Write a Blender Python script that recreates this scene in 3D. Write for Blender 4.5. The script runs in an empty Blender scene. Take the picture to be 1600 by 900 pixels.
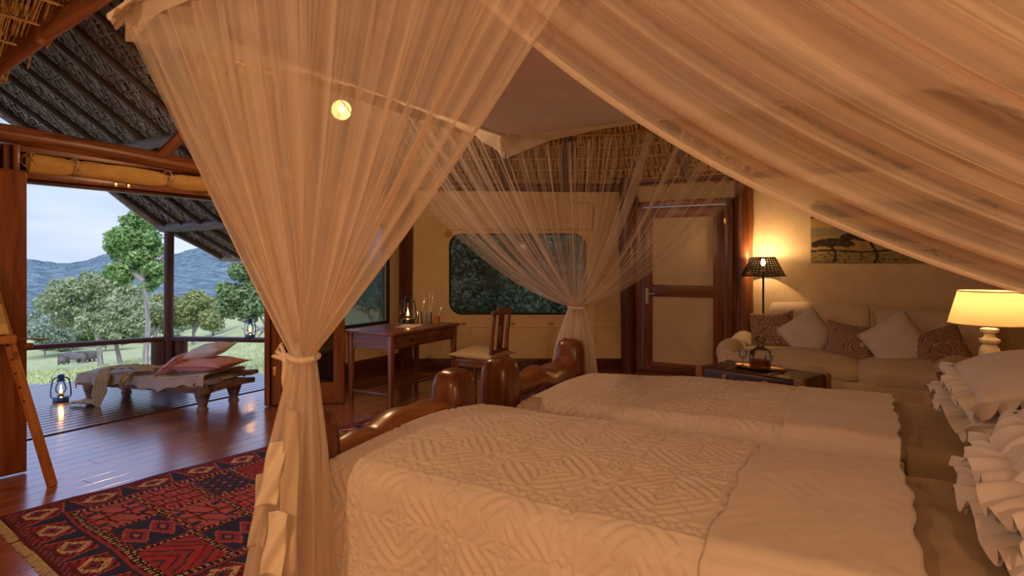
import bpy, bmesh, math, random
import numpy as np
from mathutils import Vector, Matrix, noise as mnoise
random.seed(7)
rng = np.random.default_rng(7)
S = bpy.context.scene
COL = S.collection
PI = math.pi

# ------------------------------------------------------------------ camera
FPX, HY, CH = 934.0, 409.0, 1.45                    # focal length (px), horizon row, camera height (m)
YAW = math.radians(30.26)
CC, SS = math.cos(YAW), math.sin(YAW)
cam_d = bpy.data.cameras.new('camera')
cam_d.sensor_width = 36; cam_d.lens = FPX/1600*36; cam_d.shift_y = (HY-450)/1600
cam_d.clip_start = .02; cam_d.clip_end = 3000
cam = bpy.data.objects.new('camera', cam_d); COL.objects.link(cam)
cam.location = (0, 0, CH); cam.rotation_euler = (PI/2, 0, YAW)
S.camera = cam
S.view_settings.view_transform = 'Standard'; S.view_settings.look = 'None'
S.view_settings.gamma = 1; S.view_settings.use_curve_mapping = False
S.view_settings.exposure = 0.88
S.cycles.max_bounces = 8; S.cycles.diffuse_bounces = 4; S.cycles.glossy_bounces = 3
S.cycles.transmission_bounces = 6; S.cycles.transparent_max_bounces = 64
S.cycles.use_denoising = True
S.cycles.caustics_reflective = False; S.cycles.caustics_refractive = False
S.cycles.sample_clamp_indirect = 6

# ------------------------------------------------------------------ sky (dusk, thin cloud)
W = bpy.data.worlds.new('World'); S.world = W; W.use_nodes = True
nt = W.node_tree; nt.nodes.clear()
def wn(t, **k):
    n = nt.nodes.new(t)
    for a, b in k.items(): setattr(n, a, b)
    return n
tc = wn('ShaderNodeTexCoord'); sep = wn('ShaderNodeSeparateXYZ'); nt.links.new(tc.outputs['Generated'], sep.inputs[0])
rp = wn('ShaderNodeValToRGB'); rp.color_ramp.elements[0].position = 0.0; rp.color_ramp.elements[0].color = (.50, .58, .88, 1)
rp.color_ramp.elements[1].position = .7; rp.color_ramp.elements[1].color = (.20, .30, .66, 1)
e = rp.color_ramp.elements.new(.16); e.color = (.36, .48, .86, 1)
nt.links.new(sep.outputs['Z'], rp.inputs[0])
mp = wn('ShaderNodeMapping'); mp.inputs['Scale'].default_value = (1.4, 1.4, 6.5)
nt.links.new(tc.outputs['Generated'], mp.inputs[0])
no = wn('ShaderNodeTexNoise'); no.inputs['Scale'].default_value = 2.2; no.inputs['Detail'].default_value = 5
nt.links.new(mp.outputs[0], no.inputs['Vector'])
cr = wn('ShaderNodeValToRGB'); cr.color_ramp.elements[0].position = .46; cr.color_ramp.elements[1].position = .72
cr.color_ramp.elements[0].color = (0, 0, 0, 1); cr.color_ramp.elements[1].color = (1, 1, 1, 1)
nt.links.new(no.outputs['Fac'], cr.inputs[0])
mx = wn('ShaderNodeMixRGB'); mx.inputs[2].default_value = (.62, .70, .93, 1)
nt.links.new(cr.outputs[0], mx.inputs[0]); nt.links.new(rp.outputs[0], mx.inputs[1])
bgn = wn('ShaderNodeBackground'); bgn.inputs['Strength'].default_value = 0.72
nt.links.new(mx.outputs[0], bgn.inputs[0]); wo = wn('ShaderNodeOutputWorld'); nt.links.new(bgn.outputs[0], wo.inputs[0])

fill_sun_d = bpy.data.lights.new('fill_sun', 'SUN'); fill_sun_d.energy = 2.4; fill_sun_d.angle = math.radians(50); fill_sun_d.color = (.90, .93, 1.0)   # added soft daylight, brightens the trees and meadow
fill_sun = bpy.data.objects.new('fill_sun', fill_sun_d); COL.objects.link(fill_sun); fill_sun.rotation_euler = (math.radians(48), 0, math.radians(52))
WARM = (1.0, .71, .52)
def point(name, loc, power, radius=.04, color=WARM, parent=None):
    l = bpy.data.lights.new(name, 'POINT'); l.energy = power; l.shadow_soft_size = radius; l.color = color
    o = bpy.data.objects.new(name, l); COL.objects.link(o); o.location = loc
    if parent: o.parent = parent
    return o
# powers (W) of the lamps, each placed by its own builder
P_PENDANT, P_FLOORLAMP, P_TABLELAMP, P_LANTERN, P_FILL = 135, 9, 3.0, 2.0, 240  # the last one feeds the added fill bulbs out of view

# ------------------------------------------------------------------ materials
MATS = {}
def newmat(name):
    m = bpy.data.materials.new(name); m.use_nodes = True; m.node_tree.nodes.clear(); MATS[name] = m
    return m, m.node_tree
def N(t, typ, **k):
    n = t.nodes.new(typ)
    for a, b in k.items():
        if a in n.inputs: n.inputs[a].default_value = b
        else: setattr(n, a, b)
    return n
def L(t, a, b): t.links.new(a, b)
def ramp(t, stops):
    r = N(t, 'ShaderNodeValToRGB'); el = r.color_ramp.elements
    el[0].position, el[0].color = stops[0][0], (*stops[0][1], 1)
    el[1].position, el[1].color = stops[-1][0], (*stops[-1][1], 1)
    for p, c in stops[1:-1]:
        x = el.new(p); x.color = (*c, 1)
    return r
def coords(t, kind, scale):
    tc = N(t, 'ShaderNodeTexCoord'); mp = N(t, 'ShaderNodeMapping'); mp.inputs['Scale'].default_value = scale
    L(t, tc.outputs[kind], mp.inputs[0]); return mp.outputs[0]
def finish(t, col, rough, bump_src=None, bump=.2, dist=.01, metallic=0, spec=.5, coat=0, sheen=0):
    b = N(t, 'ShaderNodeBsdfPrincipled'); b.inputs['Metallic'].default_value = metallic
    b.inputs['Specular IOR Level'].default_value = spec; b.inputs['Coat Weight'].default_value = coat
    b.inputs['Coat Roughness'].default_value = .22; b.inputs['Sheen Weight'].default_value = sheen
    if isinstance(rough, (int, float)): b.inputs['Roughness'].default_value = rough
    else: L(t, rough, b.inputs['Roughness'])
    if isinstance(col, tuple): b.inputs['Base Color'].default_value = (*col, 1)
    else: L(t, col, b.inputs['Base Color'])
    if bump_src is not None:
        bn = N(t, 'ShaderNodeBump', Strength=bump, Distance=dist); L(t, bump_src, bn.inputs['Height']); L(t, bn.outputs[0], b.inputs['Normal'])
    o = N(t, 'ShaderNodeOutputMaterial'); L(t, b.outputs[0], o.inputs[0]); return b
def wood(name, dark, mid, light, axis='x', rough=.35, scale=1.0, kind='Object', coat=0, bump=.25, tint=.0, cior=1.5):
    m, t = newmat(name)
    s = {'x': (1, 14, 14), 'y': (14, 1, 14), 'z': (14, 14, 1), 'uv': (14, 1.6, 1)}[axis]
    if axis == 'uv': kind = 'UV'
    v = coords(t, kind, tuple(a*scale for a in s))
    n = N(t, 'ShaderNodeTexNoise', Scale=1.6, Detail=7, Roughness=.62, Distortion=.7); L(t, v, n.inputs['Vector'])
    r = ramp(t, [(.28, dark), (.5, mid), (.72, light)]); L(t, n.outputs['Fac'], r.inputs[0])
    col = r.outputs[0]
    if tint:
        oi = N(t, 'ShaderNodeObjectInfo'); mr = N(t, 'ShaderNodeMapRange'); mr.inputs['To Min'].default_value = 1-tint; mr.inputs['To Max'].default_value = 1+tint
        L(t, oi.outputs['Random'], mr.inputs['Value'])
        vm = N(t, 'ShaderNodeVectorMath', operation='SCALE'); L(t, col, vm.inputs[0]); L(t, mr.outputs[0], vm.inputs['Scale']); col = vm.outputs[0]
    finish(t, col, rough, n.outputs['Fac'], bump, .004, coat=coat).inputs['Coat IOR'].default_value = cior; return m
def plain(name, c1, c2=None, rough=.6, nscale=8, bump=.1, dist=.004, metallic=0, spec=.5, coat=0, sheen=0):
    m, t = newmat(name)
    if c2 is None: c2 = tuple(x*.85 for x in c1)
    v = coords(t, 'Object', (1, 1, 1)); n = N(t, 'ShaderNodeTexNoise', Scale=nscale, Detail=5, Roughness=.6); L(t, v, n.inputs['Vector'])
    r = ramp(t, [(.35, c2), (.65, c1)]); L(t, n.outputs['Fac'], r.inputs[0])
    finish(t, r.outputs[0], rough, n.outputs['Fac'], bump, dist, metallic=metallic, spec=spec, coat=coat, sheen=sheen); return m
def cloth(name, c, weave=500, bump=.15, wrinkle=.5, rough=.9, wscale=6):
    m, t = newmat(name)
    v = coords(t, 'Object', (1, 1, 1))
    n = N(t, 'ShaderNodeTexNoise', Scale=wscale, Detail=4, Roughness=.55, Distortion=.8); L(t, v, n.inputs['Vector'])
    n2 = N(t, 'ShaderNodeTexNoise', Scale=weave, Detail=1); L(t, v, n2.inputs['Vector'])
    r = ramp(t, [(.3, tuple(x*.9 for x in c)), (.7, c)]); L(t, n.outputs['Fac'], r.inputs[0])
    b1 = N(t, 'ShaderNodeBump', Strength=wrinkle, Distance=.02); L(t, n.outputs['Fac'], b1.inputs['Height'])
    b2 = N(t, 'ShaderNodeBump', Strength=bump, Distance=.002); L(t, n2.outputs['Fac'], b2.inputs['Height']); L(t, b1.outputs[0], b2.inputs['Normal'])
    b = finish(t, r.outputs[0], rough, sheen=.15, spec=.2); L(t, b2.outputs[0], b.inputs['Normal']); return m
def emit(name, c, s):
    m, t = newmat(name); e = N(t, 'ShaderNodeEmission', Strength=s); e.inputs[0].default_value = (*c, 1)
    o = N(t, 'ShaderNodeOutputMaterial'); L(t, e.outputs[0], o.inputs[0]); return m
def thinglass(name, tint=(.95, .97, 1), refl=.12, haze=0.0, hazec=(.5, .5, .5)):
    m, t = newmat(name)
    tr = N(t, 'ShaderNodeBsdfTransparent'); tr.inputs[0].default_value = (*tint, 1)
    g = N(t, 'ShaderNodeBsdfGlossy', Roughness=.05); fr = N(t, 'ShaderNodeFresnel', IOR=1.45)
    mm = N(t, 'ShaderNodeMath', operation='MULTIPLY_ADD'); mm.inputs[1].default_value = .9; mm.inputs[2].default_value = refl*.3
    L(t, fr.outputs[0], mm.inputs[0]); mx = N(t, 'ShaderNodeMixShader'); L(t, mm.outputs[0], mx.inputs[0]); L(t, tr.outputs[0], mx.inputs[1]); L(t, g.outputs[0], mx.inputs[2])
    out = mx.outputs[0]
    if haze:
        d = N(t, 'ShaderNodeBsdfDiffuse'); d.inputs[0].default_value = (*hazec, 1); m2 = N(t, 'ShaderNodeMixShader'); m2.inputs[0].default_value = haze
        L(t, out, m2.inputs[1]); L(t, d.outputs[0], m2.inputs[2]); out = m2.outputs[0]
    o = N(t, 'ShaderNodeOutputMaterial'); L(t, out, o.inputs[0]); return m
def netmat(name, c, a0, a1, a2, k, lo=.40, hi=.62, vs=1.2, pw_=3.0):
    """gauze: thread cover read from the cloth's own UV (u across the gathers, v towards the tie)"""
    m, t = newmat(name)
    tc = N(t, 'ShaderNodeTexCoord'); sp = N(t, 'ShaderNodeSeparateXYZ'); L(t, tc.outputs['UV'], sp.inputs[0])
    def stripes(kk, lo, hi, vs, w):
        cb = N(t, 'ShaderNodeCombineXYZ'); a = N(t, 'ShaderNodeMath', operation='MULTIPLY'); a.inputs[1].default_value = kk; L(t, sp.outputs[0], a.inputs[0])
        b = N(t, 'ShaderNodeMath', operation='MULTIPLY'); b.inputs[1].default_value = vs; L(t, sp.outputs[1], b.inputs[0])
        L(t, a.outputs[0], cb.inputs[0]); L(t, b.outputs[0], cb.inputs[1]); cb.inputs[2].default_value = w
        n = N(t, 'ShaderNodeTexNoise', Scale=1, Detail=3, Roughness=.6); L(t, cb.outputs[0], n.inputs['Vector'])
        mr = N(t, 'ShaderNodeMapRange'); mr.inputs['From Min'].default_value = lo; mr.inputs['From Max'].default_value = hi; L(t, n.outputs['Fac'], mr.inputs['Value']); return mr.outputs[0]
    s1 = stripes(k, lo, hi, vs, 0.0); s2 = stripes(k*3.7, lo, hi+.1, vs*1.5, 4.3)
    av = N(t, 'ShaderNodeMath', operation='MULTIPLY_ADD'); av.inputs[1].default_value = .55; L(t, s1, av.inputs[0])
    s2m = N(t, 'ShaderNodeMath', operation='MULTIPLY'); s2m.inputs[1].default_value = .45; L(t, s2, s2m.inputs[0]); L(t, s2m.outputs[0], av.inputs[2])
    al = N(t, 'ShaderNodeMath', operation='MULTIPLY_ADD'); al.inputs[1].default_value = a1; al.inputs[2].default_value = a0; L(t, av.outputs[0], al.inputs[0])
    pw = N(t, 'ShaderNodeMath', operation='POWER'); pw.inputs[1].default_value = pw_; L(t, sp.outputs[1], pw.inputs[0])
    fin = N(t, 'ShaderNodeMath', operation='MULTIPLY_ADD', use_clamp=True); fin.inputs[1].default_value = a2; L(t, pw.outputs[0], fin.inputs[0]); L(t, al.outputs[0], fin.inputs[2])
    d = N(t, 'ShaderNodeBsdfDiffuse'); d.inputs[0].default_value = (*c, 1)
    tl = N(t, 'ShaderNodeBsdfTranslucent'); tl.inputs[0].default_value = (*c, 1)
    mx = N(t, 'ShaderNodeMixShader'); mx.inputs[0].default_value = .45; L(t, d.outputs[0], mx.inputs[1]); L(t, tl.outputs[0], mx.inputs[2])
    tr = N(t, 'ShaderNodeBsdfTransparent'); m2 = N(t, 'ShaderNodeMixShader'); L(t, fin.outputs[0], m2.inputs[0]); L(t, tr.outputs[0], m2.inputs[1]); L(t, mx.outputs[0], m2.inputs[2])
    o = N(t, 'ShaderNodeOutputMaterial'); L(t, m2.outputs[0], o.inputs[0]); return m
def attrmat(name, rough=.95, nscale=300, bump=.4, coat=0):
    m, t = newmat(name); a = N(t, 'ShaderNodeAttribute', attribute_name='Col')
    v = coords(t, 'Object', (1, 1, 1)); n = N(t, 'ShaderNodeTexNoise', Scale=nscale, Detail=2); L(t, v, n.inputs['Vector'])
    n2 = N(t, 'ShaderNodeTexNoise', Scale=14, Detail=4); L(t, v, n2.inputs['Vector'])
    mr = N(t, 'ShaderNodeMapRange'); mr.inputs['To Min'].default_value = .65; mr.inputs['To Max'].default_value = 1.35; L(t, n2.outputs['Fac'], mr.inputs['Value'])
    vm = N(t, 'ShaderNodeVectorMath', operation='SCALE'); L(t, a.outputs['Color'], vm.inputs[0]); L(t, mr.outputs[0], vm.inputs['Scale'])
    finish(t, vm.outputs[0], rough, n.outputs['Fac'], bump, .003, coat=coat, spec=.2); return m
def leafmat(name, c1, c2):
    m, t = newmat(name)
    v = coords(t, 'Object', (1, 1, 1)); n = N(t, 'ShaderNodeTexNoise', Scale=1.3, Detail=6, Roughness=.7); L(t, v, n.inputs['Vector'])
    r = ramp(t, [(.35, c2), (.65, c1)]); L(t, n.outputs['Fac'], r.inputs[0])
    d = N(t, 'ShaderNodeBsdfPrincipled', Roughness=.6); L(t, r.outputs[0], d.inputs['Base Color'])
    tl = N(t, 'ShaderNodeBsdfTranslucent'); L(t, r.outputs[0], tl.inputs[0]); mx = N(t, 'ShaderNodeMixShader'); mx.inputs[0].default_value = .3
    L(t, d.outputs[0], mx.inputs[1]); L(t, tl.outputs[0], mx.inputs[2]); o = N(t, 'ShaderNodeOutputMaterial'); L(t, mx.outputs[0], o.inputs[0]); return m
def patmat(name, base, dark, scale, kind='wave'):
    """printed cushion cloth: curling darker lines on a pale ground"""
    m, t = newmat(name); v = coords(t, 'Object', (1, 1, 1))
    if kind == 'ring':
        n = N(t, 'ShaderNodeTexVoronoi', Scale=scale*.62); L(t, v, n.inputs['Vector']); f = n.outputs['Distance']
        mm = N(t, 'ShaderNodeMath', operation='MULTIPLY'); mm.inputs[1].default_value = 75; L(t, f, mm.inputs[0]); sn = N(t, 'ShaderNodeMath', operation='SINE'); L(t, mm.outputs[0], sn.inputs[0]); f = sn.outputs[0]
        r = ramp(t, [(.30, dark), (.48, base)])
    else:
        n = N(t, 'ShaderNodeTexNoise', Scale=scale, Detail=1, Distortion=2.2); L(t, v, n.inputs['Vector'])
        mm = N(t, 'ShaderNodeMath', operation='MULTIPLY'); mm.inputs[1].default_value = 85; L(t, n.outputs['Fac'], mm.inputs[0]); sn = N(t, 'ShaderNodeMath', operation='SINE'); L(t, mm.outputs[0], sn.inputs[0]); f = sn.outputs[0]
        r = ramp(t, [(.35, dark), (.62, base)])
    L(t, f, r.inputs[0]); finish(t, r.outputs[0], .9, f, .35, .004, sheen=.1, spec=.2); return m

wood('floor_wood', (.17, .045, .016), (.32, .10, .038), (.46, .17, .07), 'y', .20, 1.0, coat=1, bump=.05, tint=.22, cior=2.6)
wood('deck_wood', (.10, .030, .018), (.17, .055, .035), (.26, .10, .07), 'y', .24, 1.0, coat=1, bump=.06, tint=.25, cior=2.6)
wood('log_wood', (.07, .020, .008), (.22, .075, .028), (.40, .16, .06), 'uv', .38, .6, bump=.5)
wood('log_x', (.07, .020, .008), (.22, .07, .026), (.38, .15, .055), 'x', .38, .7, bump=.4)
wood('log_y', (.07, .020, .008), (.22, .07, .026), (.38, .15, .055), 'y', .38, .7, bump=.4)
wood('log_z', (.06, .018, .007), (.21, .07, .025), (.36, .14, .05), 'z', .38, .7, bump=.5)
wood('dark_z', (.035, .008, .004), (.10, .022, .009), (.17, .045, .018), 'z', .32, 1, bump=.2)
wood('dark_x', (.035, .008, .004), (.10, .022, .009), (.17, .045, .018), 'x', .32, 1, bump=.2)
wood('dark_y', (.035, .008, .004), (.10, .022, .009), (.17, .045, .018), 'y', .32, 1, bump=.2)
wood('door_z', (.10, .026, .009), (.22, .068, .024), (.31, .11, .042), 'z', .30, 1, bump=.15)
wood('door_x', (.10, .026, .009), (.22, .068, .024), (.31, .11, .042), 'x', .30, 1, bump=.15)
wood('bed_post', (.06, .016, .007), (.17, .052, .020), (.30, .11, .045), 'z', .30, .8, coat=.3, bump=.12)
wood('bed_log', (.06, .018, .007), (.24, .090, .032), (.44, .19, .07), 'uv', .30, .5, coat=.3, bump=.5)
wood('desk_x', (.11, .036, .014), (.23, .082, .032), (.33, .135, .055), 'x', .28, 1.2, coat=.2, bump=.1)
wood('desk_y', (.11, .036, .014), (.23, .082, .032), (.33, .135, .055), 'y', .28, 1.2, coat=.2, bump=.1)
wood('desk_z', (.11, .036, .014), (.23, .082, .032), (.33, .135, .055), 'z', .28, 1.2, coat=.2, bump=.1)
wood('easel_wood', (.30, .10, .03), (.48, .19, .06), (.60, .27, .09), 'z', .35, 1, bump=.15)
wood('grey_wood', (.10, .06, .045), (.20, .13, .10), (.33, .24, .20), 'x', .75, 1, bump=.7)
wood('rail_wood', (.05, .016, .012), (.12, .038, .028), (.19, .07, .05), 'uv', .5, 1, bump=.4)
wood('pole_grey', (.12, .10, .10), (.24, .21, .21), (.38, .34, .34), 'uv', .7, 1, bump=.5)
wood('rafter_pole', (.06, .04, .03), (.12, .085, .065), (.20, .15, .12), 'uv', .75, 1, bump=.5)
wood('bark', (.10, .085, .08), (.24, .21, .20), (.45, .40, .38), 'uv', .9, .6, bump=.8)
wood('trunk_leather', (.030, .010, .008), (.07, .022, .016), (.14, .05, .035), 'x', .42, .6, coat=.15, bump=.3)
plain('trunk_strap', (.42, .17, .06), (.28, .10, .035), .35, 20)
plain('canvas_wall', (.80, .62, .36), (.74, .57, .32), .85, 5, .15, .01, sheen=.1)
plain('plaster', (.80, .65, .42), (.72, .58, .36), .85, 6, .12, .01)
plain('door_panel', (.76, .63, .40), (.70, .57, .35), .6, 4, .08)
plain('roll_canvas', (.62, .38, .12), (.52, .30, .08), .8, 9, .3, .01)
plain('thatch_gold', (.58, .36, .12), (.26, .13, .035), .9, 30, .6, .02)
plain('thatch_grey', (.62, .54, .46), (.30, .25, .20), .9, 26, .6, .02)
plain('thatch_back', (.30, .18, .075), (.17, .095, .04), .95, 20, .5)
plain('batten_gold', (.62, .38, .13), (.42, .22, .06), .6, 20, .3)
plain('batten_grey', (.60, .54, .48), (.15, .12, .10), .8, 20, .3)
plain('canvas_flap', (.30, .24, .19), (.24, .19, .15), .9, 6, .2)
plain('brass', (.85, .58, .22), (.65, .42, .15), .28, 30, .1, metallic=1)
plain('iron', (.03, .025, .022), (.015, .012, .01), .5, 30, .2, metallic=.6)
plain('blue_enamel', (.03, .14, .38), (.02, .08, .24), .3, 12, .1, coat=.4)
plain('black_enamel', (.035, .035, .03), (.02, .02, .018), .35, 12, .15, coat=.3)
plain('white_metal', (.75, .70, .60), None, .35, 20, .05)
plain('silver', (.7, .68, .64), None, .25, 30, .05, metallic=1)
plain('white_paint', (.78, .74, .66), (.60, .54, .44), .6, 60, .3)
plain('rope', (.66, .56, .42), (.42, .30, .18), .9, 80, .6)
plain('paper', (.80, .74, .64), (.72, .66, .56), .9, 20, .05)
plain('grass', (.52, .54, .30), (.36, .42, .20), .95, 1.3, .3, .05, spec=.1)
plain('hill', (.24, .31, .35), (.10, .16, .20), .95, .16, 1.0, 6, spec=0)  # bluish grey in the colour stands in for distance haze
plain('hide', (.15, .125, .125), (.09, .075, .078), .8, 6, .4, .03)
plain('mesh_screen', (.04, .045, .035), (.02, .024, .018), .9, 5, .1)
plain('black_trim', (.02, .015, .012), None, .5, 20, .05)
plain('amber', (.45, .10, .015), (.40, .08, .01), .1, 5, 0)
plain('red_seam', (.50, .06, .05), None, .9, 20, .1)
cloth('bedspread', (.80, .71, .66), 420, .25, .15)
cloth('sheet', (.50, .38, .27), 420, .2, .5, wscale=4)
cloth('pillowcase', (.82, .77, .76), 500, .12, .45, wscale=5)
cloth('sofa_cloth', (.78, .67, .50), 500, .15, .35, wscale=3)
cloth('cushion_white', (.76, .70, .64), 60, .9, .6, wscale=10)
cloth('daybed_cloth', (.62, .55, .47), 500, .15, .5, wscale=7)
cloth('throw_cloth', (.64, .50, .30), 300, .4, .8, wscale=14)
cloth('pink_cloth', (.66, .36, .35), 500, .15, .5, wscale=7)
cloth('white_cushion_cloth', (.72, .70, .74), 120, .5, .5, wscale=8)
cloth('seat_cushion', (.70, .56, .36), 200, .3, .4, wscale=10)
cloth('cotton', (.86, .78, .66), 500, .15, .5, wscale=6)
cloth('canopy_cotton', (.88, .79, .80), 400, .1, .3, wscale=3)
patmat('cushion_scroll', (.62, .47, .33), (.22, .12, .075), 7, 'wave')
patmat('cushion_petal', (.62, .48, .36), (.24, .13, .085), 9, 'ring')
netmat('net_near', (.90, .80, .72), .20, .52, .55, 26, .42, .60, .4, 1.4)
netmat('net_far', (.88, .78, .76), .06, .80, .65, 34, .49, .61, .35)
netmat('net_swag', (.92, .80, .70), .26, .62, .25, 30, .45, .56, .10)
netmat('net_tail', (.90, .80, .72), .30, .5, .0, 14)
netmat('net_plain', (.88, .78, .70), .25, .25, .0, 8)
netmat('net_hem', (.90, .82, .70), .72, .28, .0, 8)
attrmat('rug_pile'); attrmat('picture', .6, 200, .1)
thinglass('glass'); thinglass('dark_glass', (.10, .10, .09), .25, .5, (.02, .018, .015))
thinglass('screen_gauze', (.30, .33, .29), .0, .55, (.035, .038, .030)); thinglass('clear_pane', (.96, .97, .96), .0)
emit('flame', (1, .48, .12), 30); emit('bulb_glow', (1, .62, .25), 14); emit('bulb_white', (1, .72, .38), 18)
leafmat('leaf_bright', (.34, .50, .17), (.13, .24, .07)); leafmat('leaf_olive', (.42, .48, .26), (.22, .28, .15))
leafmat('leaf_grey', (.36, .44, .32), (.20, .27, .19)); leafmat('leaf_dark', (.28, .38, .17), (.12, .19, .08)); leafmat('leaf_yellow', (.40, .44, .18), (.22, .26, .10))
# lampshade: cloth lit from inside, so it passes light through
m_, t_ = newmat('shade_cloth'); d_ = N(t_, 'ShaderNodeBsdfDiffuse'); d_.inputs[0].default_value = (.85, .66, .42, 1); tl_ = N(t_, 'ShaderNodeBsdfTranslucent'); tl_.inputs[0].default_value = (.86, .52, .27, 1)
x_ = N(t_, 'ShaderNodeMixShader'); x_.inputs[0].default_value = .55; L(t_, d_.outputs[0], x_.inputs[1]); L(t_, tl_.outputs[0], x_.inputs[2]); o_ = N(t_, 'ShaderNodeOutputMaterial'); L(t_, x_.outputs[0], o_.inputs[0])

# ------------------------------------------------------------------ mesh helpers
def props(o, label=None, cat=None, group=None, kind=None):
    if label: o['label'] = label
    if cat: o['category'] = cat
    if group: o['group'] = group
    if kind: o['kind'] = kind
    return o
def thing(name, label, cat, loc=(0, 0, 0), rz=0, group=None, rot=None):
    o = bpy.data.objects.new(name, None); COL.objects.link(o); o.location = loc; o.rotation_euler = rot or (0, 0, rz); o.empty_display_size = .05
    return props(o, label, cat, group)
def struct(name, loc=(0, 0, 0)):
    o = bpy.data.objects.new(name, None); COL.objects.link(o); o.location = loc; return props(o, kind='structure')
def copy_tree(o, parent=None):
    c = o.copy(); COL.objects.link(c); c.parent = parent
    for ch in list(o.children): copy_tree(ch, c)
    return c
class MB:
    def __init__(s): s.v, s.f, s.uv = [], [], []
    def _add(s, V, F, UV=None):
        b = len(s.v); s.v += [tuple(p) for p in V]
        for i, f in enumerate(F):
            s.f.append(tuple(b+k for k in f)); s.uv.append(UV[i] if UV else None)
        return s
    def box(s, c, d, rot=None, taper=None):
        hx, hy, hz = d[0]/2, d[1]/2, d[2]/2; V = []
        for z in (-1, 1):
            k = 1 if (taper is None or z > 0) else taper
            for x, y in ((-1, -1), (1, -1), (1, 1), (-1, 1)):
                p = Vector((x*hx*k, y*hy*k, z*hz))
                if rot is not None: p = rot @ p
                V.append(p+Vector(c))
        return s._add(V, [(3, 2, 1, 0), (4, 5, 6, 7), (0, 1, 5, 4), (1, 2, 6, 5), (2, 3, 7, 6), (3, 0, 4, 7)])
    def tube(s, path, r, seg=10, cap=True, jit=0, seed=0, square=0):
        path = [Vector(p) for p in path]; n = len(path); rr = [r]*n if isinstance(r, (int, float)) else list(r)
        V, F, U = [], [], []; ref = Vector((0, 0, 1)); ln = 0; lens = []
        t0 = (path[1]-path[0]).normalized()
        if abs(t0.dot(ref)) > .9: ref = Vector((1, 0, 0))
        a = t0.cross(ref).normalized()
        rd = random.Random(seed)
        ph = [rd.random()*6 for _ in range(4)]
        for i, p in enumerate(path):
            t = (path[min(i+1, n-1)]-path[max(i-1, 0)]).normalized()
            a = (a-t*a.dot(t)).normalized(); b = t.cross(a)
            if i: ln += (p-path[i-1]).length
            lens.append(ln)
            for k in range(seg):
                th = 2*PI*k/seg; q = rr[i]
                if jit: q *= 1+jit*(math.sin(2*th+ph[0]+ln*3.1)*.5+math.sin(3*th+ph[1]-ln*5.3)*.3+math.sin(th+ph[2]+ln*9)*.25+.25*math.sin(5*th+ln*14))
                if square: q *= (abs(math.cos(th))**square+abs(math.sin(th))**square)**(-1/square)
                V.append(p+a*(math.cos(th)*q)+b*(math.sin(th)*q))
        for i in range(n-1):
            for k in range(seg):
                k2 = (k+1) % seg
                F.append((i*seg+k, i*seg+k2, (i+1)*seg+k2, (i+1)*seg+k))
                u0, u1 = k/seg*.6, (k+1)/seg*.6
                U.append(((u0, lens[i]), (u1, lens[i]), (u1, lens[i+1]), (u0, lens[i+1])))
        if cap:
            F.append(tuple(reversed(range(seg)))); U.append(tuple((.1*math.cos(k), .1*math.sin(k)) for k in range(seg)))
            F.append(tuple((n-1)*seg+k for k in range(seg))); U.append(tuple((.1*math.cos(k), .1*math.sin(k)) for k in range(seg)))
        return s._add(V, F, U)
    def lathe(s, prof, c=(0, 0, 0), seg=20, cap=True, M=None):
        V, F = [], []
        for r, z in prof:
            for k in range(seg):
                th = 2*PI*k/seg; p = Vector((r*math.cos(th), r*math.sin(th), z))
                if M is not None: p = M @ p
                V.append(p+Vector(c))
        for i in range(len(prof)-1):
            for k in range(seg):
                k2 = (k+1) % seg; F.append((i*seg+k, i*seg+k2, (i+1)*seg+k2, (i+1)*seg+k))
        if cap:
            F.append(tuple(reversed(range(seg)))); F.append(tuple((len(prof)-1)*seg+k for k in range(seg)))
        return s._add(V, F)
    def prism(s, poly, z0, z1):
        n = len(poly); V = [(x, y, z0) for x, y in poly]+[(x, y, z1) for x, y in poly]
        F = [tuple(reversed(range(n))), tuple(range(n, 2*n))]+[(i, (i+1) % n, n+(i+1) % n, n+i) for i in range(n)]
        return s._add(V, F)
    def quad(s, a, b, c, d, uv=None): return s._add([a, b, c, d], [(0, 1, 2, 3)], [uv] if uv else None)
    def build(s, name, mat, parent=None, bevel=0, smooth=True, org=None, seg=2, label=None, kind=None):
        me = bpy.data.meshes.new(name)
        V = s.v if org is None else [(p[0]-org[0], p[1]-org[1], p[2]-org[2]) for p in s.v]
        me.from_pydata(V, [], s.f)
        if any(u is not None for u in s.uv):
            uvl = me.uv_layers.new(name='UVMap'); flat = []
            for f, u in zip(s.f, s.uv):
                flat += [c for q in (u or [(0, 0)]*len(f)) for c in q]
            uvl.data.foreach_set('uv', flat)
        if bevel:
            bm = bmesh.new(); bm.from_mesh(me)
            ed = [e for e in bm.edges if len(e.link_faces) == 2 and e.calc_face_angle(0) > .5]
            bmesh.ops.bevel(bm, geom=ed, offset=bevel, segments=seg, profile=.6, affect='EDGES', clamp_overlap=True)
            bm.to_mesh(me); bm.free()
        me.materials.append(MATS[mat])
        if smooth:
            me.shade_smooth()
            me.set_sharp_from_angle(angle=math.radians(38))
        o = bpy.data.objects.new(name, me); COL.objects.link(o)
        if parent: o.parent = parent
        if label: o['label'] = label
        if kind: o['kind'] = kind
        return o
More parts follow.
